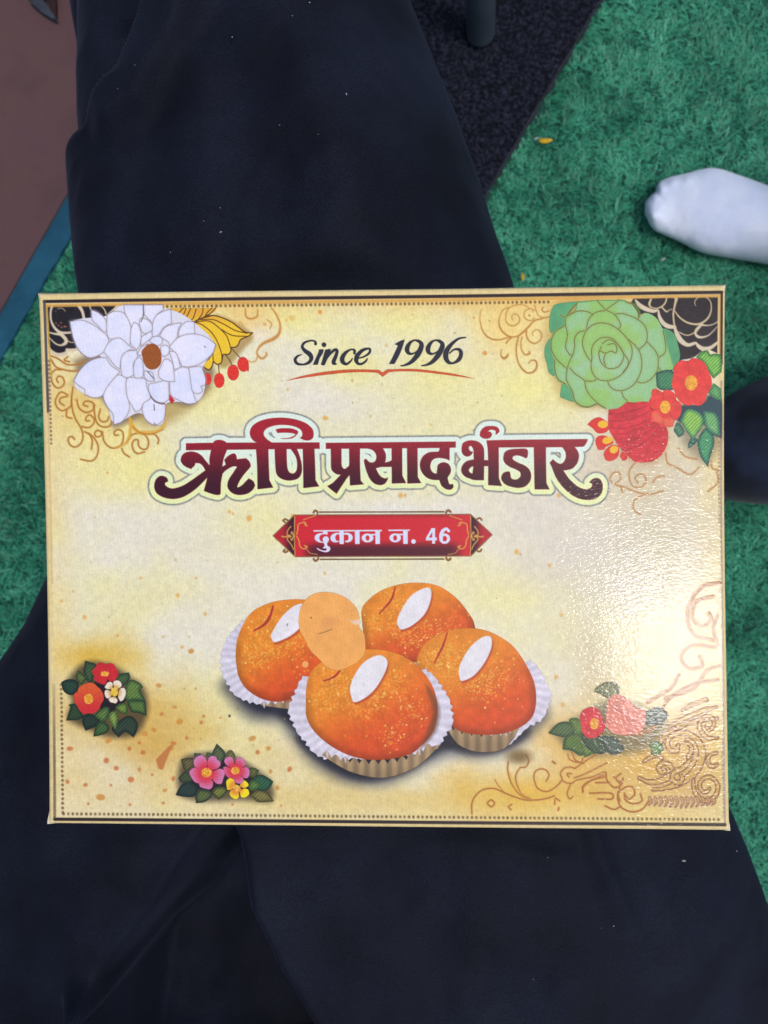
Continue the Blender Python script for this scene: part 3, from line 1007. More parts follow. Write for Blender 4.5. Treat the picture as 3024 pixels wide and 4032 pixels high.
G2 = ['92,125* 1587,110* 1586,175* 1515,178* 92,190*',
      '148,180* 268,180* 268,300 272,390 305,425 345,400 360,370 360,180* 482,180* 482,400 490,560* 525,600* 370,612* 365,490* 330,530 290,590 250,650 212,708* 150,660 108,622* 170,585 225,530 265,488* 215,482 170,450 152,410 150,300',
      '480,180* 570,187 630,205 665,245 675,290 660,335 625,352 590,345 558,315* 545,310 532,330 540,375 560,450 595,530 650,590 720,608 770,590 800,545 803,525* 770,535 720,510 685,460 665,415* 720,400 770,398 860,398* 860,320* 820,340 780,350 770,345* 780,310 778,250 760,210 740,180*',
      '850,178* 968,178* 970,500* 1013,585* 853,590*', '1028,178* 1145,178* 1148,480 1150,520* 1188,585* 1032,590*',
      '1403,175* 1515,175* 1515,323* 1470,305 1400,295 1340,305 1305,340 1293,400 1310,450 1340,475 1372,478* 1375,430 1385,380 1420,355 1460,350 1505,370 1530,420 1525,470 1495,520 1500,560 1515,600 1545,600 1558,603* 1558,635 1530,660 1480,655 1430,620 1410,580 1400,550* 1330,548 1260,525 1205,470 1178,400 1185,330 1220,270 1280,235 1340,228 1385,225 1403,205*']
G3 = ['245,180 260,140 300,105 360,97 420,105 450,135* 445,160 412,187* 412,150 390,135 350,135 330,155 355,160 370,185 355,215 320,228 280,222 252,205',
      '60,290 85,265 130,250 190,252 245,275 280,320 288,380 288,458* 335,460* 335,518* 288,518* 286,668* 230,668 180,665 150,655 90,630 55,590 50,545 70,500 110,468 160,455 182,450* 180,400 178,350 165,320 145,303 125,320 128,345 145,365 168,370* 155,395 125,415 90,412 60,385 52,345',
      '316,250* 600,243 1387,235* 1375,270 1355,300 1340,312* 1250,315* 945,318* 820,318* 442,320* 445,650* 477,730* 335,720* 335,500 330,350',
      '500,400 520,365 570,345 650,338 720,337 748,350 753,385 745,425 730,435* 700,420 650,405 605,410 588,435 605,460 660,490 720,515 770,560 788,620 775,680 730,730 670,748 600,742 520,715 480,670 475,630 495,595 530,580 557,580 565,600 575,645 600,662 640,662 670,640 680,615 670,580 620,550 560,525 515,490 495,450',
      '818,310* 943,310* 945,500 950,700* 982,765* 828,765*',
      '945,312* 1100,315 1140,345 1158,390 1155,440 1130,485 1095,497 1055,480 1022,450* 1005,465 988,487* 1010,530 1050,630 1110,720 1190,800 1280,855 1380,878 1470,865 1530,815 1550,740 1535,680 1500,650 1450,655 1408,692* 1440,710 1430,745 1400,762 1350,765 1280,735 1200,665 1155,605 1128,562* 1170,560 1230,540 1275,490 1295,420 1285,370 1255,325 1250,312*']
HOLE3 = '178,520* 150,528 126,560 138,588 168,602*'


def union(can, lists, pad):
    D = np.full(can.X.shape, 1e9)
    for gl, T in lists:
        for t in gl:
            ix, d = can.poly(closed(t, T), pad)
            D[ix] = np.minimum(D[ix], d)
    return D


C = region(560, 1590, 2440, 2010, 2.0)
D = union(C, [(G1, Z1), (G2, Z2), (G3, Z3)], 48)
ix, d = C.poly(closed(HOLE3, Z3), 30)
D[ix] = np.maximum(D[ix], -d)
ALL = (np.nonzero(np.ones(C.X.shape, bool)))


def field(can, D):
    ii = np.nonzero(D < 60)
    return ii, D[ii]


hatch = lambda x, y, d: np.where((np.sin((x + y) * .75) > -.15)[:, None], np.array((96, 104, 116)), np.array((196, 196, 190)))
C.put(field(C, D), (150, 152, 150), .45, 9, grow=27)
C.put(field(C, D), hatch, .85, 3, grow=25)
tint = lambda x, y, d: np.array((222, 236, 226)) + (np.array((232, 238, 176)) - np.array((222, 236, 226))) * sm((y - 1760) / 190.0)[:, None]
C.put(field(C, D), tint, 1, 3, grow=20)
emit(C, 'printed_outline', 2, LID, 'pale mint outline printed round the red lettering')
C = region(590, 1630, 2400, 1985, 1.7)
D = union(C, [(G1, Z1), (G2, Z2), (G3, Z3)], 8)
ix, d = C.poly(closed(HOLE3, Z3), 30)
D[ix] = np.maximum(D[ix], -d)


def maroon(x, y, d):
    t = sm((y - 1680) / 250.0)[:, None]
    top, bot = np.array((166, 34, 50)), np.array((62, 20, 38))
    return (top + (bot - top) * t) * (0.94 + .12 * vnoise(x / 5, y / 5, 3))[:, None]


C.put(field(C, D), (216, 120, 120), .8, grow=1.2)
C.put(field(C, D), maroon)
emit(C, 'printed_lettering', 4, LID, 'large dark red lettering across the lid')

# Since 1996
INK = (44, 46, 60)
C = region(1140, 1315, 1850, 1445, 1.6)
for t in ('265,70,13 262,50,8 225,42,7 170,60,10 150,95,12 175,130,17 215,160,20 228,195,17 205,230,13 155,247,8 105,238,12 88,205,13 110,175,9 145,162,3',
          '337,77,20 338,78,20', '600,150,11 600,125,11 570,118,7 525,145,14 495,190,20 500,225,18 530,243,11 565,220,8 582,195,5',
          '625,195,6 680,180,7 725,150,10 735,118,10 715,110,9 670,125,14 628,165,18 615,205,19 630,238,12 665,240,10 700,215,8 712,195,4',
          '378,128,15 352,185,15 330,238,17', '348,215,6 390,155,10 430,122,13 450,128,13 443,165,15 424,210,17 420,235,15 440,242,7',
          '1160,50,14 1120,38,7 1080,60,13 1055,105,20 1060,140,17 1090,156,9 1130,140,6 1165,105,6', '1150,42,11 1178,70,18 1172,110,22 1140,170,22 1090,225,16 1040,250,9 1000,258,5',
          '1340,50,14 1300,38,7 1260,60,13 1235,105,20 1240,140,17 1270,156,9 1310,140,6 1345,105,6', '1330,42,11 1358,70,18 1352,110,22 1320,170,22 1270,225,16 1220,250,9 1180,256,5',
          '1560,14,5 1500,25,9 1440,70,15 1395,130,22 1388,185,22 1410,225,16 1450,235,9 1500,205,17 1520,155,17 1505,120,14 1460,118,8 1420,150,6'):
    C.line(t, INK, Z4)
for t in ('293,118* 335,115* 328,150 300,195 285,248* 240,250* 265,195 292,135*', '348,118* 400,116* 345,250* 310,250*', '945,72* 1000,42 1035,33* 1010,110 985,170 945,242* 898,243* 930,180 975,85* 960,78'):
    C.fill(t, INK, Z4)
emit(C, 'printed_date', 4, LID, 'dark slanted lettering reading Since 1996')
C = region(1100, 1440, 1890, 1510, 1.8)
C.fill('0,388* 150,345 350,308 550,290 720,290 810,293* 843,315* 880,290* 1000,285 1150,287 1350,310 1500,335 1645,370* 1500,350 1350,330 1150,308 1000,305 905,312 880,325* 843,352* 800,318* 700,312 550,315 350,335 150,362',
       lambda x, y, d: np.array((204, 88, 50)) * (0.92 + .16 * vnoise(x / 6, y / 4, 5))[:, None], Z4)
emit(C, 'printed_swash', 3, LID, 'thin orange swash under the date')

# red plate with shop number
C = region(1060, 1990, 1960, 2230, 1.9)
GO = (176, 130, 66)
for t in ('385,97,5 800,96,4 1228,95,5', '390,418,5 800,417,4 1228,416,5'):
    C.line(t, (120, 98, 56), ZF)
for t in ('345,100,7 352,88,7 368,92,7 372,112,5', '1275,95,7 1262,85,7 1248,92,7 1242,112,5', '345,415,7 355,428,7 372,420,7 378,402,5', '1275,412,7 1262,424,7 1248,415,7 1245,402,5',
          '150,165,6 138,155,6 150,145,6 168,152,6', '1485,150,6 1475,138,6 1460,142,6 1448,152,5', '150,352,6 140,362,6 155,370,6 170,360,6', '1485,350,6 1478,362,6 1462,364,6 1450,352,5'):
    C.line(t, (140, 96, 50), ZF)


def plate(x, y, d):
    fx = (x - ZF[0]) / ZF[2]
    fy = (y - ZF[1]) / ZF[2]
    c = np.zeros((len(x), 3)) + np.array((206, 38, 52))
    v = np.clip(np.abs(fy - 215) / 150.0, 0, 1)
    inn = sm((fx - 250) / 120) * sm((1380 - fx) / 120)
    dark = sm((v - .45) / .5) * inn
    c = c + (np.array((72, 22, 40)) - c) * (dark * .95)[:, None]
    low = sm((fy - 270) / 130) * .6 * inn
    c = c + (np.array((90, 24, 44)) - c) * low[:, None]
    tip = (fx < 218) | (fx > 1408)
    tt = np.clip(np.where(fx < 700, (218 - fx) / 145, (fx - 1408) / 148), 0, 1)
    ct = np.array((58, 22, 44)) + (np.array((184, 34, 52)) - np.array((58, 22, 44))) * sm((tt - .1) * 1.8)[:, None]
    return np.where(tip[:, None], ct, c)


sd = C.fill('70,258* 215,117* 1410,112* 1557,250* 1412,395* 220,400*', plate, ZF, line=(150, 104, 54), lw=1.8)
for mx in (lambda q: q, lambda q: ' '.join('%f,%s' % (1627 - float(t.split(',')[0]), ','.join(t.split(',')[1:])) for t in q.split())):
    for t in ('216,125,3.4 214,260,3.4 218,395,3.4', '230,250,4 238,215,4 240,185,4 255,172,4 275,168,4', '230,262,4 245,290,4 250,325,4 270,345,4 290,345,4',
              '190,195,4 170,220,4 165,245,4 185,262,4', '185,262,4 165,280,4 195,320,4 208,350,4', '130,262,5 150,265,5 175,258,7 190,262,6', '210,258,6 198,232,5 192,245,4', '210,262,6 196,288,5 190,275,4',
              '285,180,6 300,190,5', '280,165,5 292,172,5', '285,325,5 300,335,5', '290,345,5 300,330,4', '275,150,3 300,140,3 360,120,3', '300,350,2.5 320,375,2.5 370,385,2.5'):
        C.line(mx(t), (214, 164, 80), ZF, al=.85)
emit(C, 'printed_plate', 3, LID, 'red pointed name plate with gold scrolls')
W5 = ['88,80* 835,76* 833,90* 88,93*',
      '190,85* 240,85* 240,128* 210,122 170,128 150,155 155,185 175,205 195,205* 188,180 195,158 215,148 240,152 255,175 250,200 235,225 240,250 262,262 270,285 258,308 225,320 180,312 140,295 122,278* 130,276 165,295 210,305 230,295 225,275 205,280 188,272* 208,255 205,230 195,215* 150,212 110,190 100,160 115,130 150,115 190,112*',
      '370,85* 418,85* 418,230* 375,230*', '375,110* 330,110 290,130 272,162 285,195 320,212 376,205* 374,198* 340,195 325,160 340,128 374,124*',
      '415,110* 460,108 500,125 517,160 500,195 465,212 430,208* 440,195 465,190 472,160 460,130 415,128*', '540,85* 592,85* 592,228* 545,230*', '765,85* 815,85* 815,228* 768,230*',
      '700,122* 768,120* 768,134* 720,138*', '910,74* 1142,72* 1142,85* 910,88*', '1070,82* 1120,82* 1120,228* 1073,228*', '1005,119* 1072,118* 1072,132* 1025,136*']
C = region(1215, 2070, 1790, 2185, 1.4)
D = union(C, [(W5, Z5)], 8)


def ringD(cx, cy, rx, ry, hx, hy):
    ix, d = C.ell(Z5[0] + cx * Z5[2], Z5[1] + cy * Z5[2], rx * Z5[2], ry * Z5[2])
    ih = C.ell(Z5[0] + cx * Z5[2] + 1, Z5[1] + cy * Z5[2], hx * Z5[2], hy * Z5[2], 0, (max(rx, ry) - max(hx, hy)) * Z5[2] + 8)[1]
    if len(ih) != len(d):
        h = np.hypot((C.X[ix] - Z5[0] - cx * Z5[2]) / (hx * Z5[2]), (C.Y[ix] - Z5[1] - cy * Z5[2]) / (hy * Z5[2]))
        ih = (h - 1) * min(hx, hy) * Z5[2]
    D[ix] = np.minimum(D[ix], np.maximum(d, -ih))


ringD(680, 164, 63, 48, 22, 30)
ringD(983, 163, 62, 48, 22, 30)
ringD(1527, 172, 58, 56, 26, 30)
for t in ('1572,88,14 1545,64,14 1508,85,18 1487,130,19 1488,172,19',):
    ix, d = C.stroke(t, Z5)
    D[ix] = np.minimum(D[ix], d)
ix, d = C.ell(Z5[0] + 1184 * Z5[2], Z5[1] + 203 * Z5[2], 24 * Z5[2], 24 * Z5[2])
D[ix] = np.minimum(D[ix], d)
ix, d = C.poly(closed('1383,57* 1420,57* 1420,160* 1440,160* 1440,190* 1420,190* 1420,226* 1390,226* 1390,190* 1322,190* 1322,163*', Z5), 8)
ix2, h = C.poly(closed('1390,100* 1390,160* 1350,160*', Z5), 80)
hm = np.full(C.X.shape, 1e3)
hm[ix2] = h
D[ix] = np.minimum(D[ix], np.maximum(d, -hm[ix]))
C.put(field(C, D), (236, 196, 214), .9, grow=.6)
C.put(field(C, D), (212, 220, 248), 1, grow=-1.2)
emit(C, 'printed_shop_number', 5, LID, 'white lettering on the red plate')

# ------------------------------------------------------------------ printed flowers
C = region(180, 1195, 860, 1690, 2.0)
YF = lambda x, y, d: np.array((238, 196, 52)) + (np.array((226, 168, 60)) - np.array((238, 196, 52))) * sm((1290 - y) / 60.)[:, None]
LB = (96, 62, 28)
C = region(600, 1195, 1010, 1545, 1.9)
C.fill('395,95* 890,90* 860,130 750,190 640,240 500,245 400,258*', YF, Z8)
C.fill('650,240* 750,190 850,170 950,195 1050,240 1130,300 1200,350 1280,358* 1230,395 1150,430 1120,490 1080,515 1045,515 1040,560 1010,590 960,590 950,620 935,680 890,697 850,670 835,720 800,755 750,730 740,690 800,640* 850,560 875,490* 800,430 720,370 650,330*', YF, Z8, line=LB, lw=2.2)
for t in ('530,90 480,140 410,170', '560,95 520,170 405,225', '610,95 560,190 490,240', '670,100 640,190 600,240', '745,95 735,150 690,215', '880,90 820,150 750,190', '835,95 790,140 760,190',
          '650,245 720,265 820,340 890,440 935,560 945,640', '650,285 740,370 810,430', '660,240 800,230 900,290 990,380 1025,460 1040,520', '700,215 850,215 960,260 1090,330 1220,362',
          '940,320 1060,385 1220,395', '845,570 850,680', '640,245 690,215 850,170', '400,255 500,245 640,240'):
    C.line(t, LB, Z8, 5.5 * Z8[2])
for t in ('905,700 912,790', '985,600 1020,640 1050,700', '1050,525 1090,570 1140,625'):
    C.line(t, (110, 92, 50), Z8, 5 * Z8[2])
for cx, cy, rx, ry, ang in ((787, 857, 37, 64, 0), (912, 873, 57, 80, 0), (1065, 787, 63, 86, 0), (1175, 698, 62, 80, -.1)):
    C.put(C.ell(Z8[0] + cx * Z8[2], Z8[1] + cy * Z8[2], rx * Z8[2], ry * Z8[2], ang), lambda x, y, d: np.array((222, 56, 48)) * (.93 + .14 * vnoise(x / 20, y / 4, 2))[:, None])
for p in ('870,945* 915,930* 915,955*', '1235,770* 1240,720* 1215,775*'):
    C.fill(p, (214, 52, 48), Z8)
emit(C, 'printed_leaf', 2, LID, 'yellow feathery leaf with hanging red berries')
PET = ['540,152* 655,152* 655,200 640,250 600,300 575,270 545,200', '655,152* 770,152* 775,180* 735,210 710,255 690,240 660,210*', '345,180* 390,200 430,240 440,300* 415,310 380,270 350,240',
       '440,210* 480,190 530,195 560,230 580,290 575,370 555,390 510,350 450,350 435,290', '860,340* 870,290 910,250 955,252* 960,320* 900,330',
       '805,620* 820,560 870,520 920,530 940,600 945,670 965,730* 910,735 850,710 810,680', '920,520* 990,515 1005,540 1020,590 1015,625* 990,630* 1000,660 970,675 940,660 930,600',
       '640,760 650,720 690,700 740,735 780,740* 775,800 760,840 715,862 670,840 645,800', '218,250* 280,240 340,260 400,300 440,340 445,400 415,430* 370,455 320,460 270,420 240,360 225,300',
       '415,430* 440,380 480,350 520,350 560,385 600,420* 560,420 520,470 510,530* 480,510 450,470', '410,700 415,650 450,600 500,565 550,580* 545,650 560,720 560,780 520,840 470,860* 465,800 430,750',
       '235,600* 270,540 320,490 380,465 430,462* 460,510 510,545* 470,590 430,640 400,690 350,700 300,680* 300,650* 260,625', '550,590 600,580 660,590 670,640 690,700 650,730 630,770 600,785* 580,750 550,690',
       '680,620* 720,610 790,600 800,650 800,710* 760,730 710,710 680,660', '735,210* 770,190 818,178* 822,260* 780,280 740,330 705,340* 705,290 715,240',
       '750,330* 780,285 840,262 880,258* 860,300 850,350 810,400* 800,370 760,345', '805,400* 850,350 910,325 980,325 1040,350 1082,385* 1060,440 1000,490 940,515 880,515* 860,470 830,425',
       '580,290* 600,255 630,280 640,340 630,390 610,415* 575,375', '640,230 680,240 705,270 705,310* 660,320 640,300 630,260', '640,340* 700,305* 705,340 670,370 635,395*',
       '805,425* 840,430 860,470 870,520* 835,530 825,490', '515,520* 520,460 555,425 610,420* 615,460 590,500 595,560* 560,580 525,570', '600,480* 625,455* 645,480 650,540 645,580* 600,580 590,530',
       '655,540* 700,550 715,600* 680,600 655,575', '755,510* 780,470 820,490 830,540 835,605* 780,600 745,580 740,545', '755,400 780,388 805,405 800,440 770,455 755,430', '690,370 710,340 750,338 765,355 760,380 730,390', '615,440* 640,400 680,380* 650,420 635,450']
C = region(260, 1195, 860, 1690, 1.8)
PL = (134, 119, 110)
C.fill('225,260 440,215 540,152 815,180 955,255 1075,385 1005,520 1015,640 960,725 790,730 770,840 720,860 620,790 470,850 420,690 300,680 240,600 400,460', (220, 219, 236), ZA)
C.fill('790,700* 805,680* 835,715* 815,735*', (200, 40, 50), ZA)


def white(x, y, d):
    n = fbm(x, y, 60, 77, 3)
    return np.array((224, 225, 250)) + np.stack([(n - .5) * 26, (n - .5) * 16, (n - .5) * 4], 1)


for t in PET:
    sd = C.fill(t, white, ZA)
    C.put((sd[0], np.abs(sd[1]) - 2), (196, 190, 214), .5, 16)
    C.put((sd[0], np.abs(sd[1]) - 1.2), PL, .85)
for t in ('690,690 720,725 775,735', '710,740 712,775', '712,850 716,862', '655,150 655,210 640,250', '675,545 712,588', '1015,395 1022,400'):
    C.line(t, (110, 98, 92), ZA, 2.0)
C.fill('640,430 655,405 680,385 710,380 738,395 755,430 758,480 745,512 720,530 690,532 665,515 648,480', lambda x, y, d: np.array((152, 84, 40)) * (.86 + .28 * (np.sin(y * 1.1 + 2 * np.sin(x * .3)) > 0))[:, None], ZA)
emit(C, 'printed_lotus', 3, LID, 'white printed flower with a brown centre')

# green rose
C = region(2120, 1170, 2700, 1640, 1.9)
DG = lambda x, y, d: np.array((88, 158, 112)) * (.9 + .2 * fbm(x, y, 40, 4, 3))[:, None]
for t in ('150,150 200,100 380,75* 430,75* 300,240 290,340 200,390 140,410 120,350 125,250', '140,480 90,530 70,600 75,680 100,760 120,840 170,880 190,850 200,700', '270,970 250,1040 245,1110* 320,1140 390,1160 410,1080 350,1000',
          '430,75* 640,60* 900,55* 960,80 900,250 420,250', '1340,380 1440,390 1500,450 1530,550 1552,660 1530,740 1480,800 1400,820 1320,820 1250,600'):
    C.fill(t, DG, Z10)


def rose(x, y, d):
    a, b, c = np.array((152, 195, 112)), np.array((156, 197, 156)), np.array((120, 182, 90))
    n = fbm(x, y, 95, 31, 3)
    t = sm((n - .42) * 4)[:, None]
    e = np.clip(np.hypot(x - 2395, y - 1385) / 250 - .35, 0, 1)[:, None]
    return (a + (b - a) * t) * (1 - e * .5) + c * e * .5


C.fill('400,190 430,90* 640,68* 870,66* 950,80 1020,110 1080,190 1095,260 1150,200 1230,215 1300,270 1360,380 1390,500 1440,660 1480,800 1400,810 1340,830 1300,850 1310,990 1250,1040 1230,1130 1180,1170 1100,1175 980,1165 900,1215 800,1240 740,1230 650,1180 560,1215 480,1205 410,1150 370,1040 310,970 230,940 190,860 180,720 150,620 140,500 180,400 290,330 300,240', rose, Z10)
RL = (96, 84, 46)
for t in ('730,160 640,65', '430,80 300,250 320,430 300,560 340,640 380,660', '300,240 420,180 520,180 590,210', '730,170 620,195 550,270 525,370', '735,165 830,215 890,300 895,350 870,375', '740,160 880,60',
          '1085,265 1100,200 1060,120 950,80', '830,215 920,205 1080,265 1170,350 1190,450 1170,530 1100,595', '1190,510 1290,620 1315,720 1300,830 1230,920 1150,955 1090,945', '1320,680 1390,620 1385,500 1360,390', '1310,780 1350,830',
          '870,370 780,320 680,305 590,330 520,400 485,500 500,590 540,670 580,720', '870,370 960,460 1020,560 1025,660 990,760 930,850 850,905 760,930 660,915 600,850 580,760 590,680 585,600 610,530 680,470 760,460 820,480 870,540 940,640 985,710 980,770 930,840',
          '980,480 1060,550 1110,620 1135,730 1120,850 1060,960 980,1020 900,1040 830,1025 780,980 765,935', '680,610 740,630 800,610 850,630 860,570 830,530 760,540', '690,560 665,640 690,730 750,790 820,800 890,770 930,700 935,640 890,560 820,500 760,490 700,530',
          '740,630 720,700 740,770', '290,335 190,400 145,500 150,600 200,690 270,760 320,800', '185,700 185,800 220,910 300,965', '320,800 345,720 380,650 400,560 400,470 440,410 510,385', '320,800 310,900 330,960 380,1050 410,1150 480,1205 560,1215 650,1180',
          '350,790 400,850 460,890 520,930 600,935 640,920', '515,935 525,1010 570,1090 650,1170 740,1230', '915,1050 940,1110 980,1150', '240,220 295,245'):
    sd = C.stroke(t, Z10, 4.2 * Z10[2])
    C.put(sd, (112, 164, 96), .32, 22, grow=5)
    C.put(sd, (176, 176, 90), .45, 4, grow=2.5)
    C.put(sd, RL, .95, 2.4)
emit(C, 'printed_rose', 2, LID, 'pale green printed rose with brown outlines')

# red fan blossom below the rose
C = region(2310, 1570, 2650, 1830, 1.9)
RED = (206, 46, 60)


def fan(x, y, d):
    n = fbm(x, y, 18, 12, 3)
    return np.array(RED) * (.82 + .36 * n)[:, None]


C.fill('290,690* 400,675 500,600* 560,610 650,600 740,600* 800,680 860,780 900,850 940,880 965,960 960,1050 930,1140 870,1220 780,1275 690,1285 600,1280 530,1230 470,1160 420,1120 380,1060 330,980 290,900 285,780', fan, Z11)
for t in ('300,740 450,730 600,690 720,650', '300,820 480,810 650,760 760,700', '310,890 460,900 620,860 760,790', '340,970 480,960 640,900 800,840', '380,1060 540,1040 700,960 820,880', '440,1150 600,1110 760,1010 860,890'):
    C.line(t, (150, 24, 46), Z11, 6 * Z11[2], .6, 4)
for t in ('50,855* 110,800 180,775 250,810 290,850 285,920 230,955 160,950 110,900', '145,1080 150,1010 210,980 270,990 330,1030 340,1070 260,1110 240,1140 170,1140', '235,1200 260,1140 330,1090 400,1100 410,1180 380,1240 310,1270 255,1255', '420,1220 450,1165 500,1200 495,1250 450,1265'):
    C.fill(t, (216, 52, 48), Z11)
for cx, cy, rx, ry, a in ((225, 855, 58, 42, 0), (280, 1035, 62, 40, -.3), (352, 1140, 50, 42, -.6)):
    C.put(C.ell(Z11[0] + cx * Z11[2], Z11[1] + cy * Z11[2], rx * Z11[2], ry * Z11[2], a), (238, 182, 52))
emit(C, 'printed_blossom', 3, LID, 'red fan shaped blossom with yellow tipped buds')


def leafcol(a, b, dirx=.7, diry=.7, seed=1):
    a, b = np.array(a, float), np.array(b, float)

    def f(x, y, d):
        k = sm((-d) / 16.0)[:, None]
        s = (.86 + .28 * (np.sin((x * dirx + y * diry) * .62 + 2.2 * vnoise(x / 30, y / 30, seed)) > 0.1))[:, None]
        return (a + (b - a) * k) * s
    return f


C = region(2560, 1370, 2850, 1845, 1.9)
C.fill('1060,800 1110,650 1230,640 1380,600 1420,530 1570,600 1572,1010* 1480,980 1440,1000 1380,860 1200,860', (42, 74, 88), Z11, .9, 16)
for t, a, b in (('820,290 900,250 1000,250 1040,300 1040,450 900,470 830,420', (34, 84, 76), (62, 128, 92)), ('1270,100* 1330,40 1400,20* 1430,70* 1500,60 1555,90 1562,250 1540,280 1470,340* 1400,240 1350,160', (58, 116, 64), (120, 180, 84)),
                ('1410,500* 1470,390* 1555,450* 1565,590* 1480,560', (60, 120, 84), (96, 160, 100)), ('1360,700* 1480,720 1535,800 1555,990* 1460,960 1380,870', (46, 104, 90), (104, 166, 104)),
                ('1300,1050 1340,950 1400,900 1480,1000 1480,1100 1440,1230 1420,1340* 1340,1230 1310,1130', (30, 90, 84), (64, 146, 100)), ('1030,930 1060,840 1110,860 1150,950 1080,1000', (44, 96, 88), (80, 130, 100)),
                ('1190,1130* 1200,1060 1240,1000 1300,1030 1240,1100', (30, 92, 86), (50, 110, 96)), ('1105,820* 1160,700 1250,690 1350,760 1360,850 1310,940 1245,1030* 1170,930', (62, 126, 92), (132, 184, 84))):
    C.fill(t, leafcol(a, b, seed=len(t)), Z11)
FR = lambda x, y, d: np.array((222, 62, 60)) * (.9 + .22 * fbm(x, y, 22, 15, 3))[:, None]
C.fill('1020,270 1030,200 1090,140 1180,140 1230,110 1310,125 1380,180 1410,250 1445,330 1450,420 1420,480 1395,530 1370,610 1300,645 1230,630* 1190,645 1110,610 1060,550 1030,480 1000,420 1010,330', FR, Z11)
for a in range(6):
    q = a * 1.05 + .3
    C.line('%f,%f,4 %f,%f,2' % (1222 + 90 * math.cos(q), 385 + 95 * math.sin(q), 1222 + 205 * math.cos(q), 385 + 245 * math.sin(q)), (178, 34, 46), Z11, al=.6, soft=4)
C.put(C.ell(Z11[0] + 1220 * Z11[2], Z11[1] + 388 * Z11[2], 70 * Z11[2], 84 * Z11[2]), lambda x, y, d: np.array((232, 160, 58)) * (.85 + .3 * vnoise(x / 4, y / 4, 9))[:, None])
C.fill('780,470 820,455 870,480 895,495* 930,465 1000,480 1050,530 1055,580 1100,610 1115,680 1095,760 1060,800 1030,820 1020,870 960,882 910,860 905,825* 850,840 790,800 770,740 800,690* 760,650 745,600 775,540', FR, Z11)
for a, b in ((780, 690), (905, 820), (1050, 580), (895, 500), (1030, 800)):
    C.line('%f,%f,4 928,660,1' % (a, b), (170, 34, 46), Z11, al=.5, soft=4)
C.fill('775,735 840,720 900,800 850,838 795,800', (232, 120, 84), Z11, .7, 20)
C.fill('915,800 1020,790 1015,868 960,880 915,855', (230, 112, 82), Z11, .7, 20)
C.put(C.ell(Z11[0] + 928 * Z11[2], Z11[1] + 660 * Z11[2], 58 * Z11[2], 72 * Z11[2]), lambda x, y, d: np.array((234, 168, 56)) * (.85 + .3 * vnoise(x / 4, y / 4, 6))[:, None])
emit(C, 'printed_bouquet', 4, LID, 'two red printed flowers with dark green leaves by the right edge')


def stamen(C, T, cx, cy, rx, ry, seed, col=(226, 152, 46)):
    C.put(C.ell(T[0] + cx * T[2], T[1] + cy * T[2], rx * T[2], ry * T[2], 0), col)
    r = random.Random(seed)
    for k in range(26):
        a, q = r.uniform(0, 6.28), math.sqrt(r.uniform(.1, 1))
        C.put(C.ell(T[0] + (cx + rx * q * math.cos(a)) * T[2], T[1] + (cy + ry * q * math.sin(a)) * T[2], 1.9, 1.9), r.choice(((250, 222, 130), (190, 96, 40), (248, 206, 90))), .9)


# lower left bouquet
C = region(225, 2595, 590, 2915, 1.6)
C.fill('620,480 760,500 850,430 960,470 1100,560 1200,700 1150,820 900,1000 720,900 700,600', (34, 28, 38), Z15, .95, 14)
for t, a, b in (('470,105* 560,135 640,160 665,210 640,300 600,470 520,470 445,310 460,200', (34, 56, 42), (62, 86, 54)), ('350,270* 430,330 495,400 460,470 400,520 330,450 315,380', (52, 70, 42), (92, 108, 60)),
                ('60,480* 150,435 260,430 340,470 370,560 340,620 260,700 160,680 90,610', (24, 44, 40), (40, 66, 52)), ('185,870* 260,850 340,860 380,950 440,1040 400,1110 300,1130 150,1140* 190,1020 220,910', (30, 50, 38), (48, 70, 46)),
                ('440,1060 560,1020 680,1080 740,1180 640,1250 490,1315* 440,1200 430,1120', (24, 40, 38), (38, 56, 46)), ('940,1280 1060,1150 1200,1060 1320,1090 1390,1200 1370,1330 1320,1430* 1200,1340 1150,1340 1060,1430*', (28, 42, 40), (46, 64, 50)),
                ('620,1415* 680,1200 760,1160 830,1170 900,1250 850,1350 700,1400', (36, 60, 40), (66, 96, 54)), ('650,1060 720,960 850,900 900,950 880,1050 830,1160* 740,1140', (48, 76, 44), (88, 116, 58)),
                ('1210,800 1350,780 1500,800 1530,900 1540,1060* 1400,1010 1270,980', (34, 56, 40), (82, 112, 56)), ('1170,560 1260,440 1400,480 1480,560* 1430,620 1520,800* 1350,790 1180,790', (44, 74, 46), (94, 122, 62)),
                ('990,430 1080,340 1230,310* 1250,400 1180,500 1120,540 1050,500', (38, 62, 46), (66, 92, 58)), ('1000,920 1080,850 1180,840 1215,930 1205,1020* 1100,1010', (52, 80, 40), (112, 136, 62)),
                ('880,1080 920,1000 1000,980 1050,1080 1040,1180 1005,1290* 930,1200', (66, 98, 48), (124, 148, 74))):
    C.fill(t, leafcol(a, b, seed=len(t)), Z15)
C.line('960,1000,5 985,1120,4 1000,1270,3', (150, 168, 96), Z15, al=.7, soft=3)
RF = lambda x, y, d: np.array((198, 42, 52)) * (.9 + .22 * fbm(x, y, 22, 15, 3))[:, None]
C.fill('600,280 650,220 690,160 750,140 840,170* 900,150 960,165 1000,230 1050,340 1010,410 960,465 900,460 855,420* 850,470 810,520 740,505 660,460 612,420 650,385* 605,340', RF, Z15)
C.line('840,175,6 830,270,2', (160, 26, 44), Z15, al=.6, soft=4)
stamen(C, Z15, 812, 335, 72, 42, 3)
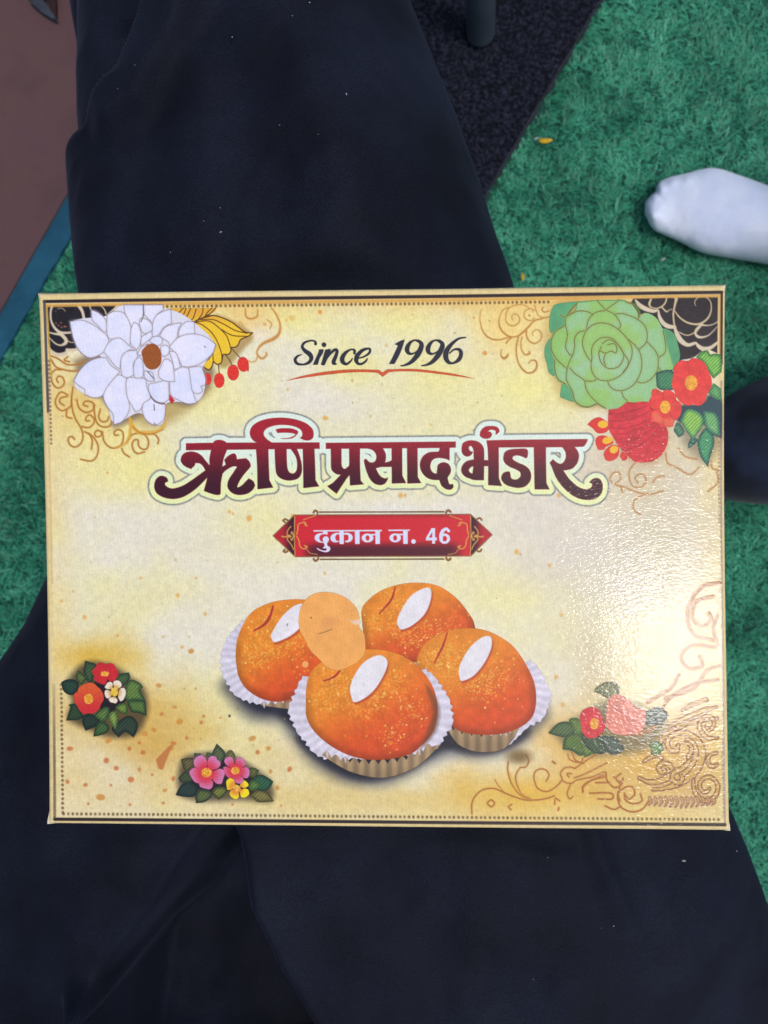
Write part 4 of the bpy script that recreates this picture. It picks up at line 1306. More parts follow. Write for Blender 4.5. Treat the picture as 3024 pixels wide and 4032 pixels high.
C.fill('500,500 560,485 640,510 690,560 740,600 790,690 795,780 750,860 730,920 680,980 600,1015 520,1015 450,1020 380,960 345,890 310,850 285,770 290,680 340,650 370,570 430,530',
       lambda x, y, d: np.array((214, 92, 48)) + (np.array((204, 46, 54)) - np.array((214, 92, 48))) * sm((y - 2695) / 120.)[:, None], Z15)
for a, b in ((495, 520), (340, 655), (345, 880), (530, 1005), (735, 860), (760, 640)):
    C.line('%f,%f,4 540,765,1' % (a, b), (170, 46, 36), Z15, al=.55, soft=5)
stamen(C, Z15, 540, 765, 78, 86, 4)
for t in ('960,480 1010,447 1070,460 1105,510 1095,560 1040,600* 980,570', '830,530 870,480 920,475 955,510 940,600* 860,600 815,570', '812,650 840,612 920,635 940,700* 900,750 850,755 820,710', '880,780 930,735 1000,740 1040,790 1010,840 960,835 910,820', '1045,740 1060,620 1100,580 1150,580 1180,640 1170,720 1130,790 1080,805'):
    C.fill(t, lambda x, y, d: np.array((206, 162, 92)) + (np.array((236, 220, 204)) - np.array((206, 162, 92))) * sm((np.hypot(x - 445.6, y - 2726.6) - 14) / 22.)[:, None], Z15, line=(120, 84, 60), lw=1.0, lal=.6)
stamen(C, Z15, 985, 645, 62, 80, 5, (226, 190, 60))
emit(C, 'printed_bouquet', 3, LID, 'red, orange and white printed flowers in the lower left')

# pink bouquet
C = region(685, 2925, 1085, 3170, 1.6)
C.fill('200,700 400,520 800,330 1200,560 1300,760 1180,900 860,820 640,860 420,840', (40, 32, 40), Z16, .95, 20)
for t, a, b in (('115,340* 200,315 320,320 340,400 300,480 190,520 150,430', (66, 62, 44), (98, 92, 56)), ('80,630* 180,530 300,560 320,650 250,700 130,700', (48, 58, 44), (66, 78, 52)), ('35,900* 130,740 250,690 370,760 380,850 340,920 200,930', (28, 44, 46), (40, 60, 56)),
                ('365,1030* 360,900 420,810 540,820 620,860 600,940 500,1010', (44, 56, 44), (88, 102, 58)), ('620,850 700,770 830,780 860,850 800,920 730,975* 660,920', (58, 66, 40), (112, 118, 56)), ('610,260 690,85* 800,190 830,260 800,340 750,400 650,330', (46, 62, 50), (84, 96, 66)),
                ('830,260 900,190 960,220 990,300 960,350 870,320', (84, 84, 58), (112, 108, 66)), ('330,235* 440,250 430,300 340,310', (70, 76, 60), (80, 86, 64)), ('530,225* 600,240 600,290 530,290', (64, 84, 56), (80, 98, 60)),
                ('1220,480 1290,470 1370,510* 1340,580 1280,620 1220,600', (66, 74, 44), (96, 100, 56)), ('1230,900 1340,820 1450,830 1530,880 1610,1000* 1480,1010 1350,1010 1280,950', (72, 70, 44), (120, 114, 62)),
                ('1270,640 1400,580 1520,630 1600,690* 1540,790 1450,840 1330,800', (28, 60, 48), (46, 90, 66)), ('1200,760 1250,670 1340,680 1410,745* 1340,810 1240,830', (52, 82, 46), (86, 120, 60))):
    C.fill(t, leafcol(a, b, seed=len(t)), Z16)


def pink(cx, cy, r0, r1, seed=2):
    cx, cy = Z16[0] + cx * Z16[2], Z16[1] + cy * Z16[2]

    def f(x, y, d):
        r = np.hypot(x - cx, y - cy) / Z16[2]
        t = sm((r - r0) / (r1 - r0))[:, None]
        s = (.94 + .12 * (np.sin(y * .9 + x * .1) > 0))[:, None]
        return (np.array((212, 58, 78)) + (np.array((206, 122, 172)) - np.array((212, 58, 78))) * t) * s
    return f


for t in ('330,420 330,340 390,285 460,270 510,310 540,380 530,460* 450,500 380,480', '545,440 560,320 620,280 680,300 700,340 745,370 750,430 700,480 600,500', '410,720 450,660 540,630 620,670 635,740 600,800 540,805 430,770',
          '255,550 290,490 350,470 450,520 490,620 420,710 340,690 290,620', '600,560 720,490 800,500 825,560 800,640 770,720 700,720 640,670', '400,480 600,470 640,620 540,690 430,660'):
    C.fill(t, pink(530, 545, 90, 270), Z16, line=(150, 60, 100), lw=.8, lal=.5)
stamen(C, Z16, 530, 548, 80, 72, 6)
for t in ('845,700 890,640 960,650 990,740 940,810 860,810', '1060,760 1120,670 1190,710 1195,760 1120,790'):
    C.fill(t, lambda x, y, d: np.array((226, 150, 50)) + (np.array((240, 216, 40)) - np.array((226, 150, 50))) * sm((np.hypot(x - 928, y - 3104) - 18) / 24.)[:, None], Z16)
for t in ('815,380 830,320 890,295 940,310 970,370* 960,440 880,450', '985,400 1010,320 1080,310 1150,370 1150,430 1080,460 1000,450', '1090,480 1170,460 1215,510 1210,600 1160,635 1100,600', '960,640 1040,590 1110,620 1120,690 1060,720 990,700', '795,470 860,455 930,500 960,590 900,635 830,570', '900,430 1080,430 1110,560 1020,650 920,600'):
    C.fill(t, pink(990, 515, 80, 230), Z16, line=(150, 60, 100), lw=.7, lal=.45)
stamen(C, Z16, 990, 515, 70, 58, 7)
for t in ('1060,850 1120,800 1190,810 1215,870 1190,915 1130,940 1080,920', '900,880 930,820 1020,810 1050,880 1040,940 1000,965 930,930', '950,770 1060,760 1080,840 980,850'):
    C.fill(t, lambda x, y, d: np.array((224, 140, 56)) + (np.array((242, 220, 36)) - np.array((224, 140, 56))) * sm((np.hypot(x - 928, y - 3104) - 16) / 26.)[:, None], Z16)
stamen(C, Z16, 1005, 785, 52, 46, 8, (226, 168, 60))
emit(C, 'printed_bouquet', 3, LID, 'pink and yellow printed flowers along the lower edge')

# lower right bouquet
C = region(2150, 2680, 2650, 3000, 1.9)
for t, a, b in (('490,460* 550,400 620,390 670,430 620,480 560,480', (48, 72, 52), (76, 104, 66)), ('580,560* 600,480 680,460 740,520 700,600 640,570', (44, 74, 44), (84, 112, 54)), ('620,380 680,370 720,440 660,470', (60, 90, 48), (96, 124, 60)),
                ('715,610* 700,520 780,490 820,560', (60, 92, 44), (106, 132, 60)), ('780,500 900,480 960,560 880,590', (60, 74, 70), (80, 96, 86)), ('1080,350 1150,300 1200,300 1245,350* 1190,400 1100,400', (58, 70, 66), (84, 96, 84)),
                ('780,200 860,140 940,170 900,260', (96, 100, 70), (120, 124, 84)), ('1120,530 1180,510 1210,560 1150,600', (84, 110, 70), (110, 140, 86)), ('690,470 800,470 860,560 800,590 720,540', (40, 60, 50), (60, 84, 60))):
    C.fill(t, leafcol(a, b, seed=len(t)), ZI)
C.fill('860,280 900,220 980,240 1040,300 1100,330 1080,440 1000,470 900,460 850,400', lambda x, y, d: np.array((214, 128, 110)) * (.9 + .2 * fbm(x, y, 20, 3, 3))[:, None], ZI)
C.line('900,300,5 980,350,3 1060,380,3', (180, 84, 80), ZI, al=.6, soft=5)
C.fill('690,360 720,310 790,300 830,360 845,430 800,480 740,490 700,440', lambda x, y, d: np.array((208, 52, 64)) * (.88 + .24 * fbm(x, y, 20, 3, 3))[:, None], ZI)
for a, b in ((740, 320), (830, 380), (800, 480), (710, 430)):
    C.line('%f,%f,3 780,400,1' % (a, b), (160, 26, 48), ZI, al=.6, soft=4)
stamen(C, ZI, 780, 400, 26, 36, 9)
emit(C, 'printed_bouquet', 3, LID, 'red printed flower with green leaves in the lower right')

# ------------------------------------------------------------------ printed sweets
def ballcol(cx, cy, rx, ry, seed, spark):
    cx, cy = ZG[0] + cx * ZG[2], ZG[1] + cy * ZG[2]
    rx, ry = rx * ZG[2], ry * ZG[2]
    r = np.random.RandomState(seed)
    sp = [(ZG[0] + q[0] * ZG[2], ZG[1] + q[1] * ZG[2], q[2] * ZG[2]) for q in spark]

    def f(x, y, d):
        u, v = (x - cx) / rx, (y - cy) / ry
        base, hi, lo = np.array((222, 98, 34)), np.array((226, 140, 44)), np.array((204, 62, 38))
        t = sm(.5 - .55 * u - .75 * v)[:, None]
        s = sm((v * .8 + u * .35 + .1) * 1.0)[:, None]
        c = base + (hi - base) * t * .85
        c = c + (lo - c) * s * .62
        n = fbm(x, y, 26, seed, 4)[:, None]
        c = c * (.9 + .2 * n)
        e = sm(1 + d / 40.0)[:, None]
        c = c * (1 - .22 * e * sm(v + .7)[:, None])
        gmask = np.zeros(len(x))
        for a, b, q in sp:
            gmask += np.exp(-((x - a) ** 2 + (y - b) ** 2) / (2 * q * q))
        g = vnoise(x / 5.5, y / 5.5, seed + 5)
        g2 = vnoise(x / 8.5, y / 8.5, seed + 9)
        k = sm((g - .80 + .20 * np.clip(gmask, 0, 1)) * 6) * .8 + sm((g2 - .88 + .16 * np.clip(gmask, 0, 1)) * 9) * .5
        k = (np.clip(k, 0, 1) * (.2 + .8 * np.clip(gmask, 0, 1)) * .55)[:, None]
        c = c + (np.array((244, 196, 84)) - c) * k
        w = (.95 + .10 * (np.sin(x * .5 + y * 1.1) > 0))[:, None]
        return c * w
    return f


def liner(C, pts, amp, col, n=3):
    """crinkled paper edge: a closed outline whose points alternate in and out"""
    p = closed(pts, ZG, 8)
    c = p.mean(0)
    L_ = np.concatenate([[0], np.cumsum(np.hypot(*np.diff(np.vstack([p, p[:1]]), axis=0).T))])
    tot = L_[-1]
    k = int(tot / 13)
    s = np.linspace(0, tot, k, endpoint=False)
    pp = np.vstack([p, p[:1]])
    q = np.stack([np.interp(s, L_, pp[:, 0]), np.interp(s, L_, pp[:, 1])], 1)
    dv = q - c
    dv /= np.linalg.norm(dv, axis=1)[:, None]
    ph = s / (n * 10.0) * 2 * math.pi
    q = q + dv * (np.abs(np.sin(ph / 2)) * amp - amp * .5)[:, None]
    C.put(C.poly(q), col)


def linercol(cx, cy, k=44, tone=(212, 206, 224)):
    cx, cy = ZG[0] + cx * ZG[2], ZG[1] + cy * ZG[2]

    def f(x, y, d):
        a = np.arctan2(y - cy, x - cx)
        s = .5 + .5 * np.sin(a * k + 1.5 * vnoise(x / 40, y / 40, 2))
        n = fbm(x, y, 30, 14, 3)
        return np.array(tone) * (.86 + .09 * s + .18 * n)[:, None]
    return f


def cupcol(cx, cy, k=60):
    cx, cy = ZG[0] + cx * ZG[2], ZG[1] + cy * ZG[2]

    def f(x, y, d):
        s = .5 + .5 * np.sin((x - cx) / 7.0)
        return np.array((158, 132, 100)) * (.84 + .26 * s)[:, None] * (1.02 - .12 * sm((y - cy) / 60.))[:, None]
    return f


def crumbs(C, txt, cl, seed, n=150):
    """printed glints of sugar on a sweet"""
    r = random.Random(seed)
    poly = [tuple(p) for p in closed(txt, ZG)]
    for k in range(n):
        a, b, q = r.choice(cl)
        if r.random() < .25:
            q *= 2.5
        x, y = ZG[0] + r.gauss(a, q) * ZG[2], ZG[1] + r.gauss(b, q) * ZG[2]
        if inside(np.array([x]), np.array([y]), poly)[0]:
            d = r.choice((2.2, 2.6, 3.4, 4.2))
            C.put(C.ell(x, y, d, d * r.uniform(.7, 1.2)), r.choice(((248, 208, 104), (244, 190, 80), (250, 224, 150), (238, 170, 60))), r.uniform(.35, .85), 3)


def almond(C, t):
    sd = C.poly(closed(t, ZG), 20)
    q = closed(t, ZG)
    C.put(C.poly(q + np.array([4.0, 7.0]), 20), (168, 52, 32), .75, 12, grow=1)
    C.put(sd, lambda x, y, d: np.array((234, 230, 238)) * (.93 + .1 * fbm(x, y, 25, 8, 3))[:, None], 1, 4)


def zig(C, x0, x1, ybase, amp, n, col):
    """scalloped top edge of the front of a paper cup"""
    pts = ['%f,%f*' % (x0[0], x0[1])]
    return pts


def cup(C, top, bottom, n, amp, cxy):
    """front of a paper cup: scalloped upper edge from top[0] to top[-1], smooth base"""
    P = parse(' '.join('%f,%f' % p for p in top), ZG)[0]
    q = cr(P, 12)
    L_ = np.concatenate([[0], np.cumsum(np.hypot(*np.diff(q, axis=0).T))])
    s = np.linspace(0, L_[-1], n * 10 + 1)
    e = np.stack([np.interp(s, L_, q[:, 0]), np.interp(s, L_, q[:, 1])], 1)
    e[:, 1] -= np.abs(np.sin(np.linspace(0, n * math.pi, len(s)))) * amp - amp * .5
    B = cr(parse(' '.join('%f,%f' % p for p in bottom), ZG)[0], 8)
    pts = np.vstack([e, B])
    sd = C.poly(pts)
    C.put(sd, cupcol(*cxy))
    for k in range(n):
        i = k * 10 + 5
        if k % 2 == 0 and (k < n * .25 or k > n * .7):
            a = e[i]
            C.line('%f,%f,5 %f,%f,2' % (a[0], a[1] + 4, a[0] + 2, a[1] + 22), (214, 206, 222), al=.8, soft=4)
    C.put((sd[0], np.abs(sd[1]) - 1), (110, 88, 70), .35)


ST = 1.9
C = region(1390, 2285, 1900, 2640, ST)
C.fill('700,190 740,120 820,70 930,45 1050,55 1140,110 1200,180 1235,250 1240,400 1000,420 720,370', ballcol(960, 220, 270, 190, 4, [(760, 230, 45), (900, 230, 60), (950, 300, 60), (850, 110, 50), (1080, 270, 60)]), ZG)
crumbs(C, '700,190 740,120 820,70 930,45 1050,55 1140,110 1200,180 1235,250 1240,400 1000,420 720,370', [(760, 230, 45), (900, 230, 60), (950, 300, 60), (850, 110, 50), (1080, 270, 60)], 4)
C.line('860,65,3 848,110,5 830,140,5 785,190,3', (164, 34, 44), ZG, al=.85, soft=3)
almond(C, '868,240 880,190 930,110 990,72 1025,72 1028,120 1000,190 940,245 885,265')
emit(C, 'printed_sweet', 3, LID, 'rearmost orange printed sweet with a white almond')
C = region(850, 2345, 1330, 2830, ST)
liner(C, '40,430 60,330 110,260 180,210 300,300 420,560 380,625 300,620 240,612 170,600 100,560 75,520 50,470', 13, linercol(300, 380))
cup(C, [(225, 612), (300, 608), (345, 596), (400, 570)], [(400, 640), (330, 632), (230, 618)], 5, 16, (300, 600))
C.fill('110,400 120,300 170,200 240,150 340,125 460,130 560,200 560,420 420,560 330,600 240,590 160,540 120,470', ballcol(330, 380, 230, 240, 6, [(250, 340, 60), (380, 330, 60), (190, 380, 50), (260, 190, 50), (420, 250, 40)]), ZG)
crumbs(C, '110,400 120,300 170,200 240,150 340,125 460,130 560,200 560,420 420,560 330,600 240,590 160,540 120,470', [(250, 340, 60), (380, 330, 60), (190, 380, 50), (260, 190, 50), (420, 250, 40)], 6)
C.fill('330,560* 400,545 480,500 480,560 400,600 340,600', (150, 60, 40), ZG, .5, 20)
C.line('285,155,4 272,200,6 245,240,6 195,270,3', (164, 34, 44), ZG, al=.85, soft=3)
almond(C, '275,300 285,270 330,200 390,150 440,150 440,220 380,285 310,320 285,320')
C.fill('348,240* 358,232* 352,250*', (110, 110, 116), ZG)
emit(C, 'printed_sweet', 4, LID, 'left orange printed sweet partly under the orange patch')
C = region(1600, 2465, 2190, 2970, ST)
liner(C, '1480,410 1535,450 1570,520 1590,575 1570,640 1540,690 1480,720 1430,770 1380,800 1300,720 1400,500', 13, linercol(1300, 520))
cup(C, [(1100, 690), (1140, 730), (1200, 745), (1290, 755), (1380, 745), (1440, 715)], [(1420, 770), (1370, 820), (1300, 836), (1220, 830), (1150, 795), (1105, 730)], 8, 22, (1260, 740))
C.fill('960,420 1000,330 1080,280 1180,258 1290,270 1400,330 1470,420 1515,520 1520,620 1490,690 1400,742 1290,757 1170,742 1110,690 1090,600 1000,500', ballcol(1260, 500, 280, 250, 9, [(1100, 400, 60), (1130, 440, 60), (1250, 540, 50), (1050, 380, 40), (1340, 480, 60)]), ZG)
crumbs(C, '960,420 1000,330 1080,280 1180,258 1290,270 1400,330 1470,420 1515,520 1520,620 1490,690 1400,742 1290,757 1170,742 1110,690 1090,600 1000,500', [(1100, 400, 60), (1130, 440, 60), (1250, 540, 50), (1050, 380, 40), (1340, 480, 60)], 9)
C.line('1105,280,3 1085,340,5 1070,370,5 1045,420,3', (164, 34, 44), ZG, al=.85, soft=3)
almond(C, '1160,480 1165,430 1210,350 1270,300 1310,300 1312,350 1280,420 1230,480 1180,505 1165,500')
emit(C, 'printed_sweet', 5, LID, 'right orange printed sweet with a white almond')
C = region(1120, 2555, 1790, 3075, ST)
liner(C, '445,480 400,540 372,600 362,650 380,700 405,745 440,790 480,835 560,870 780,860 1000,840 1060,810 1100,750 1122,720 1128,660 1110,590 1060,510 990,450 900,500 600,500', 15, linercol(740, 640, 52))
cup(C, [(520, 838), (600, 865), (700, 878), (800, 880), (900, 865), (970, 835), (1030, 800)], [(1075, 800), (980, 890), (900, 932), (820, 953), (740, 950), (640, 922), (560, 878)], 12, 20, (740, 880))
C.fill('440,560 455,480 500,425 590,380 700,358 800,360 900,390 980,450 1040,540 1060,640 1040,740 980,810 920,850 800,872 680,862 570,815 480,740 440,660', ballcol(740, 610, 315, 260, 12, [(590, 540, 70), (560, 460, 50), (700, 620, 60), (780, 560, 50), (860, 500, 50), (950, 640, 60), (840, 760, 40), (520, 600, 40)]), ZG)
crumbs(C, '440,560 455,480 500,425 590,380 700,358 800,360 900,390 980,450 1040,540 1060,640 1040,740 980,810 920,850 800,872 680,862 570,815 480,740 440,660', [(590, 540, 70), (560, 460, 50), (700, 620, 60), (780, 560, 50), (860, 500, 50), (950, 640, 60), (840, 760, 40), (520, 600, 40)], 12)
C.fill('1000,520 1060,600 1070,680 1040,760 980,820 1010,740 1040,640', (96, 66, 50), ZG, .55, 18)
C.line('600,455,5 590,470,5 565,490,5 525,505,3', (164, 34, 44), ZG, al=.85, soft=3)
almond(C, '648,560 655,510 700,430 760,390 800,388 825,420 800,490 750,560 690,600 660,600')
emit(C, 'printed_sweet', 6, LID, 'front orange printed sweet in a crinkled white paper cup')
C = region(1160, 2320, 1450, 2660, 1.8)


def patch(x, y, d):
    t = sm((x * .55 - y + 1560) / 60)[:, None]
    n = fbm(x, y, 40, 91, 3)[:, None]
    return (np.array((238, 168, 92)) + (np.array((246, 170, 66)) - np.array((238, 168, 92))) * t) * (.95 + .1 * n)


C.fill('405,230 420,150 470,100 540,88 620,110 675,160 692,210 690,250 715,290 718,370 690,410 640,440 590,455 540,440 500,400 460,360 435,310 412,270', patch, ZG, 1, 2.5)
C.fill('640,212 660,222 692,215 692,240 660,236', (226, 214, 206), ZG, .7, 6)
C.fill('505,255 545,250 600,225 560,205 520,220', (222, 150, 92), ZG, .5, 30)
C.line('500,284,1.6 530,275,1.8 565,262,1.6', (120, 80, 50), ZG, al=.8)
C.put(C.ell(ZG[0] + 464 * ZG[2], ZG[1] + 208 * ZG[2], 3.4, 3.4), (110, 86, 60))
C.put(C.ell(ZG[0] + 437 * ZG[2], ZG[1] + 427 * ZG[2], 13.5, 13.5), (240, 164, 92))
emit(C, 'orange_patch', 8, LID, 'plain orange masking blob over the left sweet')  # flat orange blob masking a mark, laid over the print

# ------------------------------------------------------------------ person with dark trousers (the lap)
PERSON = empty('person', (0.0, -0.1, 0.0), 'seated person in dark navy trousers with the sweet box on the lap', 'person')
ZE = 0.425


def edge_curve(pts):
    P = np.array([world_at(x, y, 0.443)[:2] for x, y in pts])
    return P[np.argsort(-P[:, 1])]


LE = edge_curve([(225, -500), (228, 0), (236, 330), (246, 500), (248, 793), (270, 1000), (296, 1160), (290, 1600), (240, 2050), (165, 2290), (0, 2560), (-180, 2860), (-330, 3300), (-420, 3900), (-450, 4700)])
RE = edge_curve([(1460, -500), (1645, 0), (1818, 400), (1945, 756), (2030, 1020), (2070, 1160), (2250, 1700), (2560, 2450), (2877, 3128), (3024, 3470), (3170, 3850), (3300, 4300), (3360, 4700)])
NY, NX = 420, 300
ys = np.linspace(LE[0, 1], LE[-1, 1], NY)
xl = np.interp(-ys, -LE[:, 1], LE[:, 0])
xr = np.interp(-ys, -RE[:, 1], RE[:, 0])
for arr in (xl, xr):
    k = np.ones(15) / 15
    arr[:] = np.convolve(np.pad(arr, 7, 'edge'), k, 'valid')
s = np.sin(np.linspace(-1, 1, NX) * math.pi / 2)
S, YY = np.meshgrid(s, ys)
XX = xl[:, None] * (1 - S) / 2 + xr[:, None] * (1 + S) / 2


def px_of(x, y, z):
    d = F / (ZC - z)
    return x * d + 1512, 2016 - y * d


QX, QY = px_of(XX, YY, 0.50)


def ridge(pts, wl, wr, h):
    """height added along a line in the cloth; wl and wr are the widths of its two flanks"""
    P = np.array(pts, float)
    best = np.full(QX.shape, 1e9)
    sgn = np.zeros(QX.shape)
    tt = np.zeros(QX.shape)
    for i in range(len(P) - 1):
        d, t = seg_dist(QX, QY, P[i], P[i + 1])
        cr_ = (P[i + 1, 0] - P[i, 0]) * (QY - P[i, 1]) - (P[i + 1, 1] - P[i, 1]) * (QX - P[i, 0])
        m = d < best
        best = np.where(m, d, best)
        sgn = np.where(m, np.sign(cr_), sgn)
        tt = np.where(m, (i + t) / (len(P) - 1), tt)
    w = np.where(sgn > 0, wl, wr)
    fade = sm(np.minimum(tt, 1 - tt) * 5 + .15)
    return h * np.exp(-(best / w) ** 2) * fade


HT = 0.080
ZZ = ZE + HT * np.power(np.clip(1 - np.abs(S) ** 2.6, 0, 1), 0.5)
BOTZ = float((CT[2] + ZC) - 0.048)
ZZ += 0.018 * (fbm(QX, QY, 640, 71, 3) - .5) + 0.007 * (fbm(QX * .8 + QY * .5, QY * .6 - QX * .3, 230, 72, 3) - .5)
# facet edge of the raised upper leg and its pleats
fac = np.array([(1060, -300), (1110, -60), (1160, 120), (1240, 360), (1370, 640), (1480, 1000), (1540, 1200)], float)
xf = np.interp(QY, fac[:, 1], fac[:, 0])
dr_ = (QX - xf) * 0.93
ZZ -= 0.34 * np.log1p(np.exp(np.clip(dr_ / 14.0, -30, 40))) * 14.0 * 0.000124 * sm((1250 - QY) / 300.0) * 0.9
ZZ += 0.010 * np.exp(-(np.clip(-dr_, 0, None) / 260.0) ** 2) * sm((1250 - QY) / 300.0)
ZZ += ridge([(300, 480), (520, 370), (680, 160), (800, -100)], 70, 220, 0.012)
lay = np.array([(660, -260), (600, -60), (546, 45), (505, 140), (465, 210), (390, 290), (300, 373), (180, 470)], float)
dl, sl = np.full(QX.shape, 1e9), np.zeros(QX.shape)
for i in range(len(lay) - 1):
    d, t = seg_dist(QX, QY, lay[i], lay[i + 1])
    c = (lay[i + 1, 0] - lay[i, 0]) * (QY - lay[i, 1]) - (lay[i + 1, 1] - lay[i, 1]) * (QX - lay[i, 0])
    m = d < dl
    dl, sl = np.where(m, d, dl), np.where(m, np.sign(c), sl)
dl = dl * sl                                        # positive on the upper left side of the cloth edge
ZZ -= (0.022 * sm((dl + 6) / 24.0)) * sm((700 - QX) / 200.0) * sm((430 - QY) / 160.0)
ZZ -= ridge([(420, -100), (400, 120), (360, 280)], 90, 90, 0.006)
ZZ += ridge([(760, 120), (800, 420), (760, 760), (600, 1080)], 150, 150, 0.006)
ZZ -= ridge([(1750, 600), (1850, 900), (1950, 1200)], 70, 70, 0.004)
# the dip between the thighs below the box
tri = np.array([(880, 3190), (790, 3330), (640, 3570), (420, 3850), (330, 4050), (250, 4700), (1500, 4700), (1260, 4080), (1100, 3800), (985, 3560), (930, 3300)], float)
dmin = np.full(QX.shape, 1e9)
for i in range(len(tri)):
    dmin = np.minimum(dmin, seg_dist(QX, QY, tri[i], tri[(i + 1) % len(tri)])[0])
ins = inside(QX.ravel(), QY.ravel(), [tuple(p) for p in tri]).reshape(QX.shape)
sdt = np.where(ins, dmin, -dmin)
ZZ -= 0.095 * sm((sdt + 50) / 200.0)
ZZ += ridge([(830, 3520), (760, 3640), (640, 3800), (520, 3900), (380, 3960), (240, 3900)], 60, 45, 0.022)
ZZ += ridge([(880, 3420), (960, 3640), (1080, 3860), (1180, 4100)], 40, 70, 0.010)
ZZ += ridge([(2330, 3180), (2400, 3420), (2520, 3700)], 70, 25, 0.004)
ZZ += ridge([(1980, 3330), (2150, 3370), (2300, 3400)], 40, 40, 0.002)
# cloth pressed flat under the box
under = sm((np.minimum(np.minimum(QX - 120, 2900 - QX), np.minimum(QY - 1130, 3260 - QY)) + 260) / 300.0)
cap = 0.5045 + 0.03 * (1 - under)
k_ = 0.006
hmix = np.clip(0.5 + 0.5 * (cap - ZZ) / k_, 0, 1)
ZZ = np.where(under > 0, cap * (1 - hmix) + ZZ * hmix - k_ * hmix * (1 - hmix), ZZ)
verts = [np.stack([XX, YY, ZZ], -1).reshape(-1, 3)]
quads = [grid_quads(NY, NX)]
ring = np.concatenate([np.arange(NX), np.arange(1, NY) * NX + NX - 1, (NY - 1) * NX + np.arange(NX - 2, -1, -1), np.arange(NY - 2, 0, -1) * NX])
V0 = verts[0]
prev, nb = ring, len(V0)
cenx = V0[:, 0].mean()
for dz, ins_ in ((-0.03, .004), (-0.09, .03), (-0.20, .06)):
    r = V0[ring].copy()
    r[:, 0] -= np.sign(r[:, 0] - cenx) * ins_
    r[:, 2] += dz
    verts.append(r)
    cur = nb + np.arange(len(ring))
    quads.append(np.stack([prev, np.roll(prev, -1), np.roll(cur, -1), cur], 1))
    prev = cur
    nb += len(ring)
TR = quads_obj('trousers', np.vstack(verts), np.vstack(quads), CLOTH, PERSON)


def tube_obj(name, pts, radii, mat, parent, nseg=28, flat=1.0, caps=True):
    """smooth tapering tube through world points; flat < 1 squeezes it in height"""
    P = cr(np.column_stack([np.array(pts, float), np.array(radii, float)]), 8)
    rows = []
    for i in range(len(P)):
        d = P[min(i + 1, len(P) - 1), :3] - P[max(i - 1, 0), :3]
        d /= np.linalg.norm(d)
        up = np.array([0, 0, 1.0]) if abs(d[2]) < .85 else np.array([0, 1.0, 0])
        a = np.cross(up, d)
        a /= np.linalg.norm(a)
        b = np.cross(d, a)
        t = np.linspace(0, 2 * math.pi, nseg, endpoint=False)
        rows.append(P[i, :3] + P[i, 3] * (np.outer(np.cos(t), a) + flat * np.outer(np.sin(t), b)))
    V = np.vstack(rows)
    n = len(P)
    q = []
    for i in range(n - 1):
        for j in range(nseg):
            q.append((i * nseg + j, i * nseg + (j + 1) % nseg, (i + 1) * nseg + (j + 1) % nseg, (i + 1) * nseg + j))
    f = list(q)
    f.append(list(range(nseg))[::-1])
    f.append([(n - 1) * nseg + j for j in range(nseg)])
    return mesh_obj(name, V, f, mat, parent)


unseen_torso = noise_mat('dark_unseen_torso', (0.012, 0.013, 0.018), (0.020, 0.022, 0.030), 20, 0.85, 0.2)
tube_obj('unseen_torso', [(-.12, -.62, .40), (-.12, -.62, .55), (-.11, -.60, .72), (-.10, -.57, .88), (-.10, -.56, .95)], (.24, .23, .23, .22, .12), unseen_torso, PERSON, 36)  # sitter's torso out of view, added left of centre to shade the lap
# lower fold of cloth beside the upper leg (the other trouser leg)
wa = [world_at(420, y, 0.40) for y in (-420, -150, 120, 330, 560, 900)]
tube_obj('trouser_leg', [(p[0] + dx, p[1], 0.37) for p, dx in zip(wa, (0.0, 0.0, .004, .012, .035, .05))], (.036, .034, .030, .024, .022, .02), CLOTH, PERSON, 32, 1.0)

lintm = noise_mat('lint', (0.28, 0.29, 0.31), (0.42, 0.42, 0.44), 500, 0.9, 0)
zg = ZZ


def cloth_z(px, py):
    d = (QX - px) ** 2 + (QY - py) ** 2
    i = np.unravel_index(np.argmin(d), d.shape)
    z = ZZ[i]
    for _ in range(4):
        w = world_at(px, py, z)
        j = np.unravel_index(np.argmin((XX - w[0]) ** 2 + (YY - w[1]) ** 2), d.shape)
        z = ZZ[j]
    return z


lint0 = None
for i, (px, py, r, el) in enumerate(((531, 256, 2.4, 1), (464, 349, 2.2, 1), (914, 146, 3, 1.4), (1101, 493, 3, 1), (1364, 371, 4, 2.2), (1151, 62, 3, 1), (1219, 10, 4, 1.2), (867, 818, 3, 1.3), (802, 870, 2.6, 1),
                                     (869, 914, 4.5, 1.8), (671, 994, 3, 1.2), (1253, 529, 2.4, 1), (2692, 3389, 6, 2.4), (2901, 3351, 3.4, 1.6), (2416, 3646, 3.4, 1.6), (2100, 3856, 2.6, 1), (2368, 3654, 2, 1), (2156, 3376, 2.4, 1.4))):
    z = cloth_z(px, py) + 0.0004
    w = world_at(px, py, z)
    rr = 0.7 * r * (ZC - z) / F
    if lint0 is None:
        v, f = [], []
        for a in range(7):
            t = a / 7 * 6.283
            v.append((math.cos(t), math.sin(t), 0.0))
        for a in range(7):
            t = a / 7 * 6.283
            v.append((.6 * math.cos(t), .6 * math.sin(t), 0.7))
        f = [tuple(range(6, -1, -1)), tuple(range(7, 14))] + [(a, (a + 1) % 7, 7 + (a + 1) % 7, 7 + a) for a in range(7)]
        lint0 = mesh_obj('lint_speck', v, f, lintm)
        o = lint0
    else:
        o = lint0.copy()
        COL.objects.link(o)
    o.location = w
    o.scale = (rr, rr * el, rr)
    o.rotation_euler = (0, 0, random.uniform(0, 3))
    tag(o, 'tiny white lint speck on the dark trousers', 'lint', 'white lint specks on the trousers')

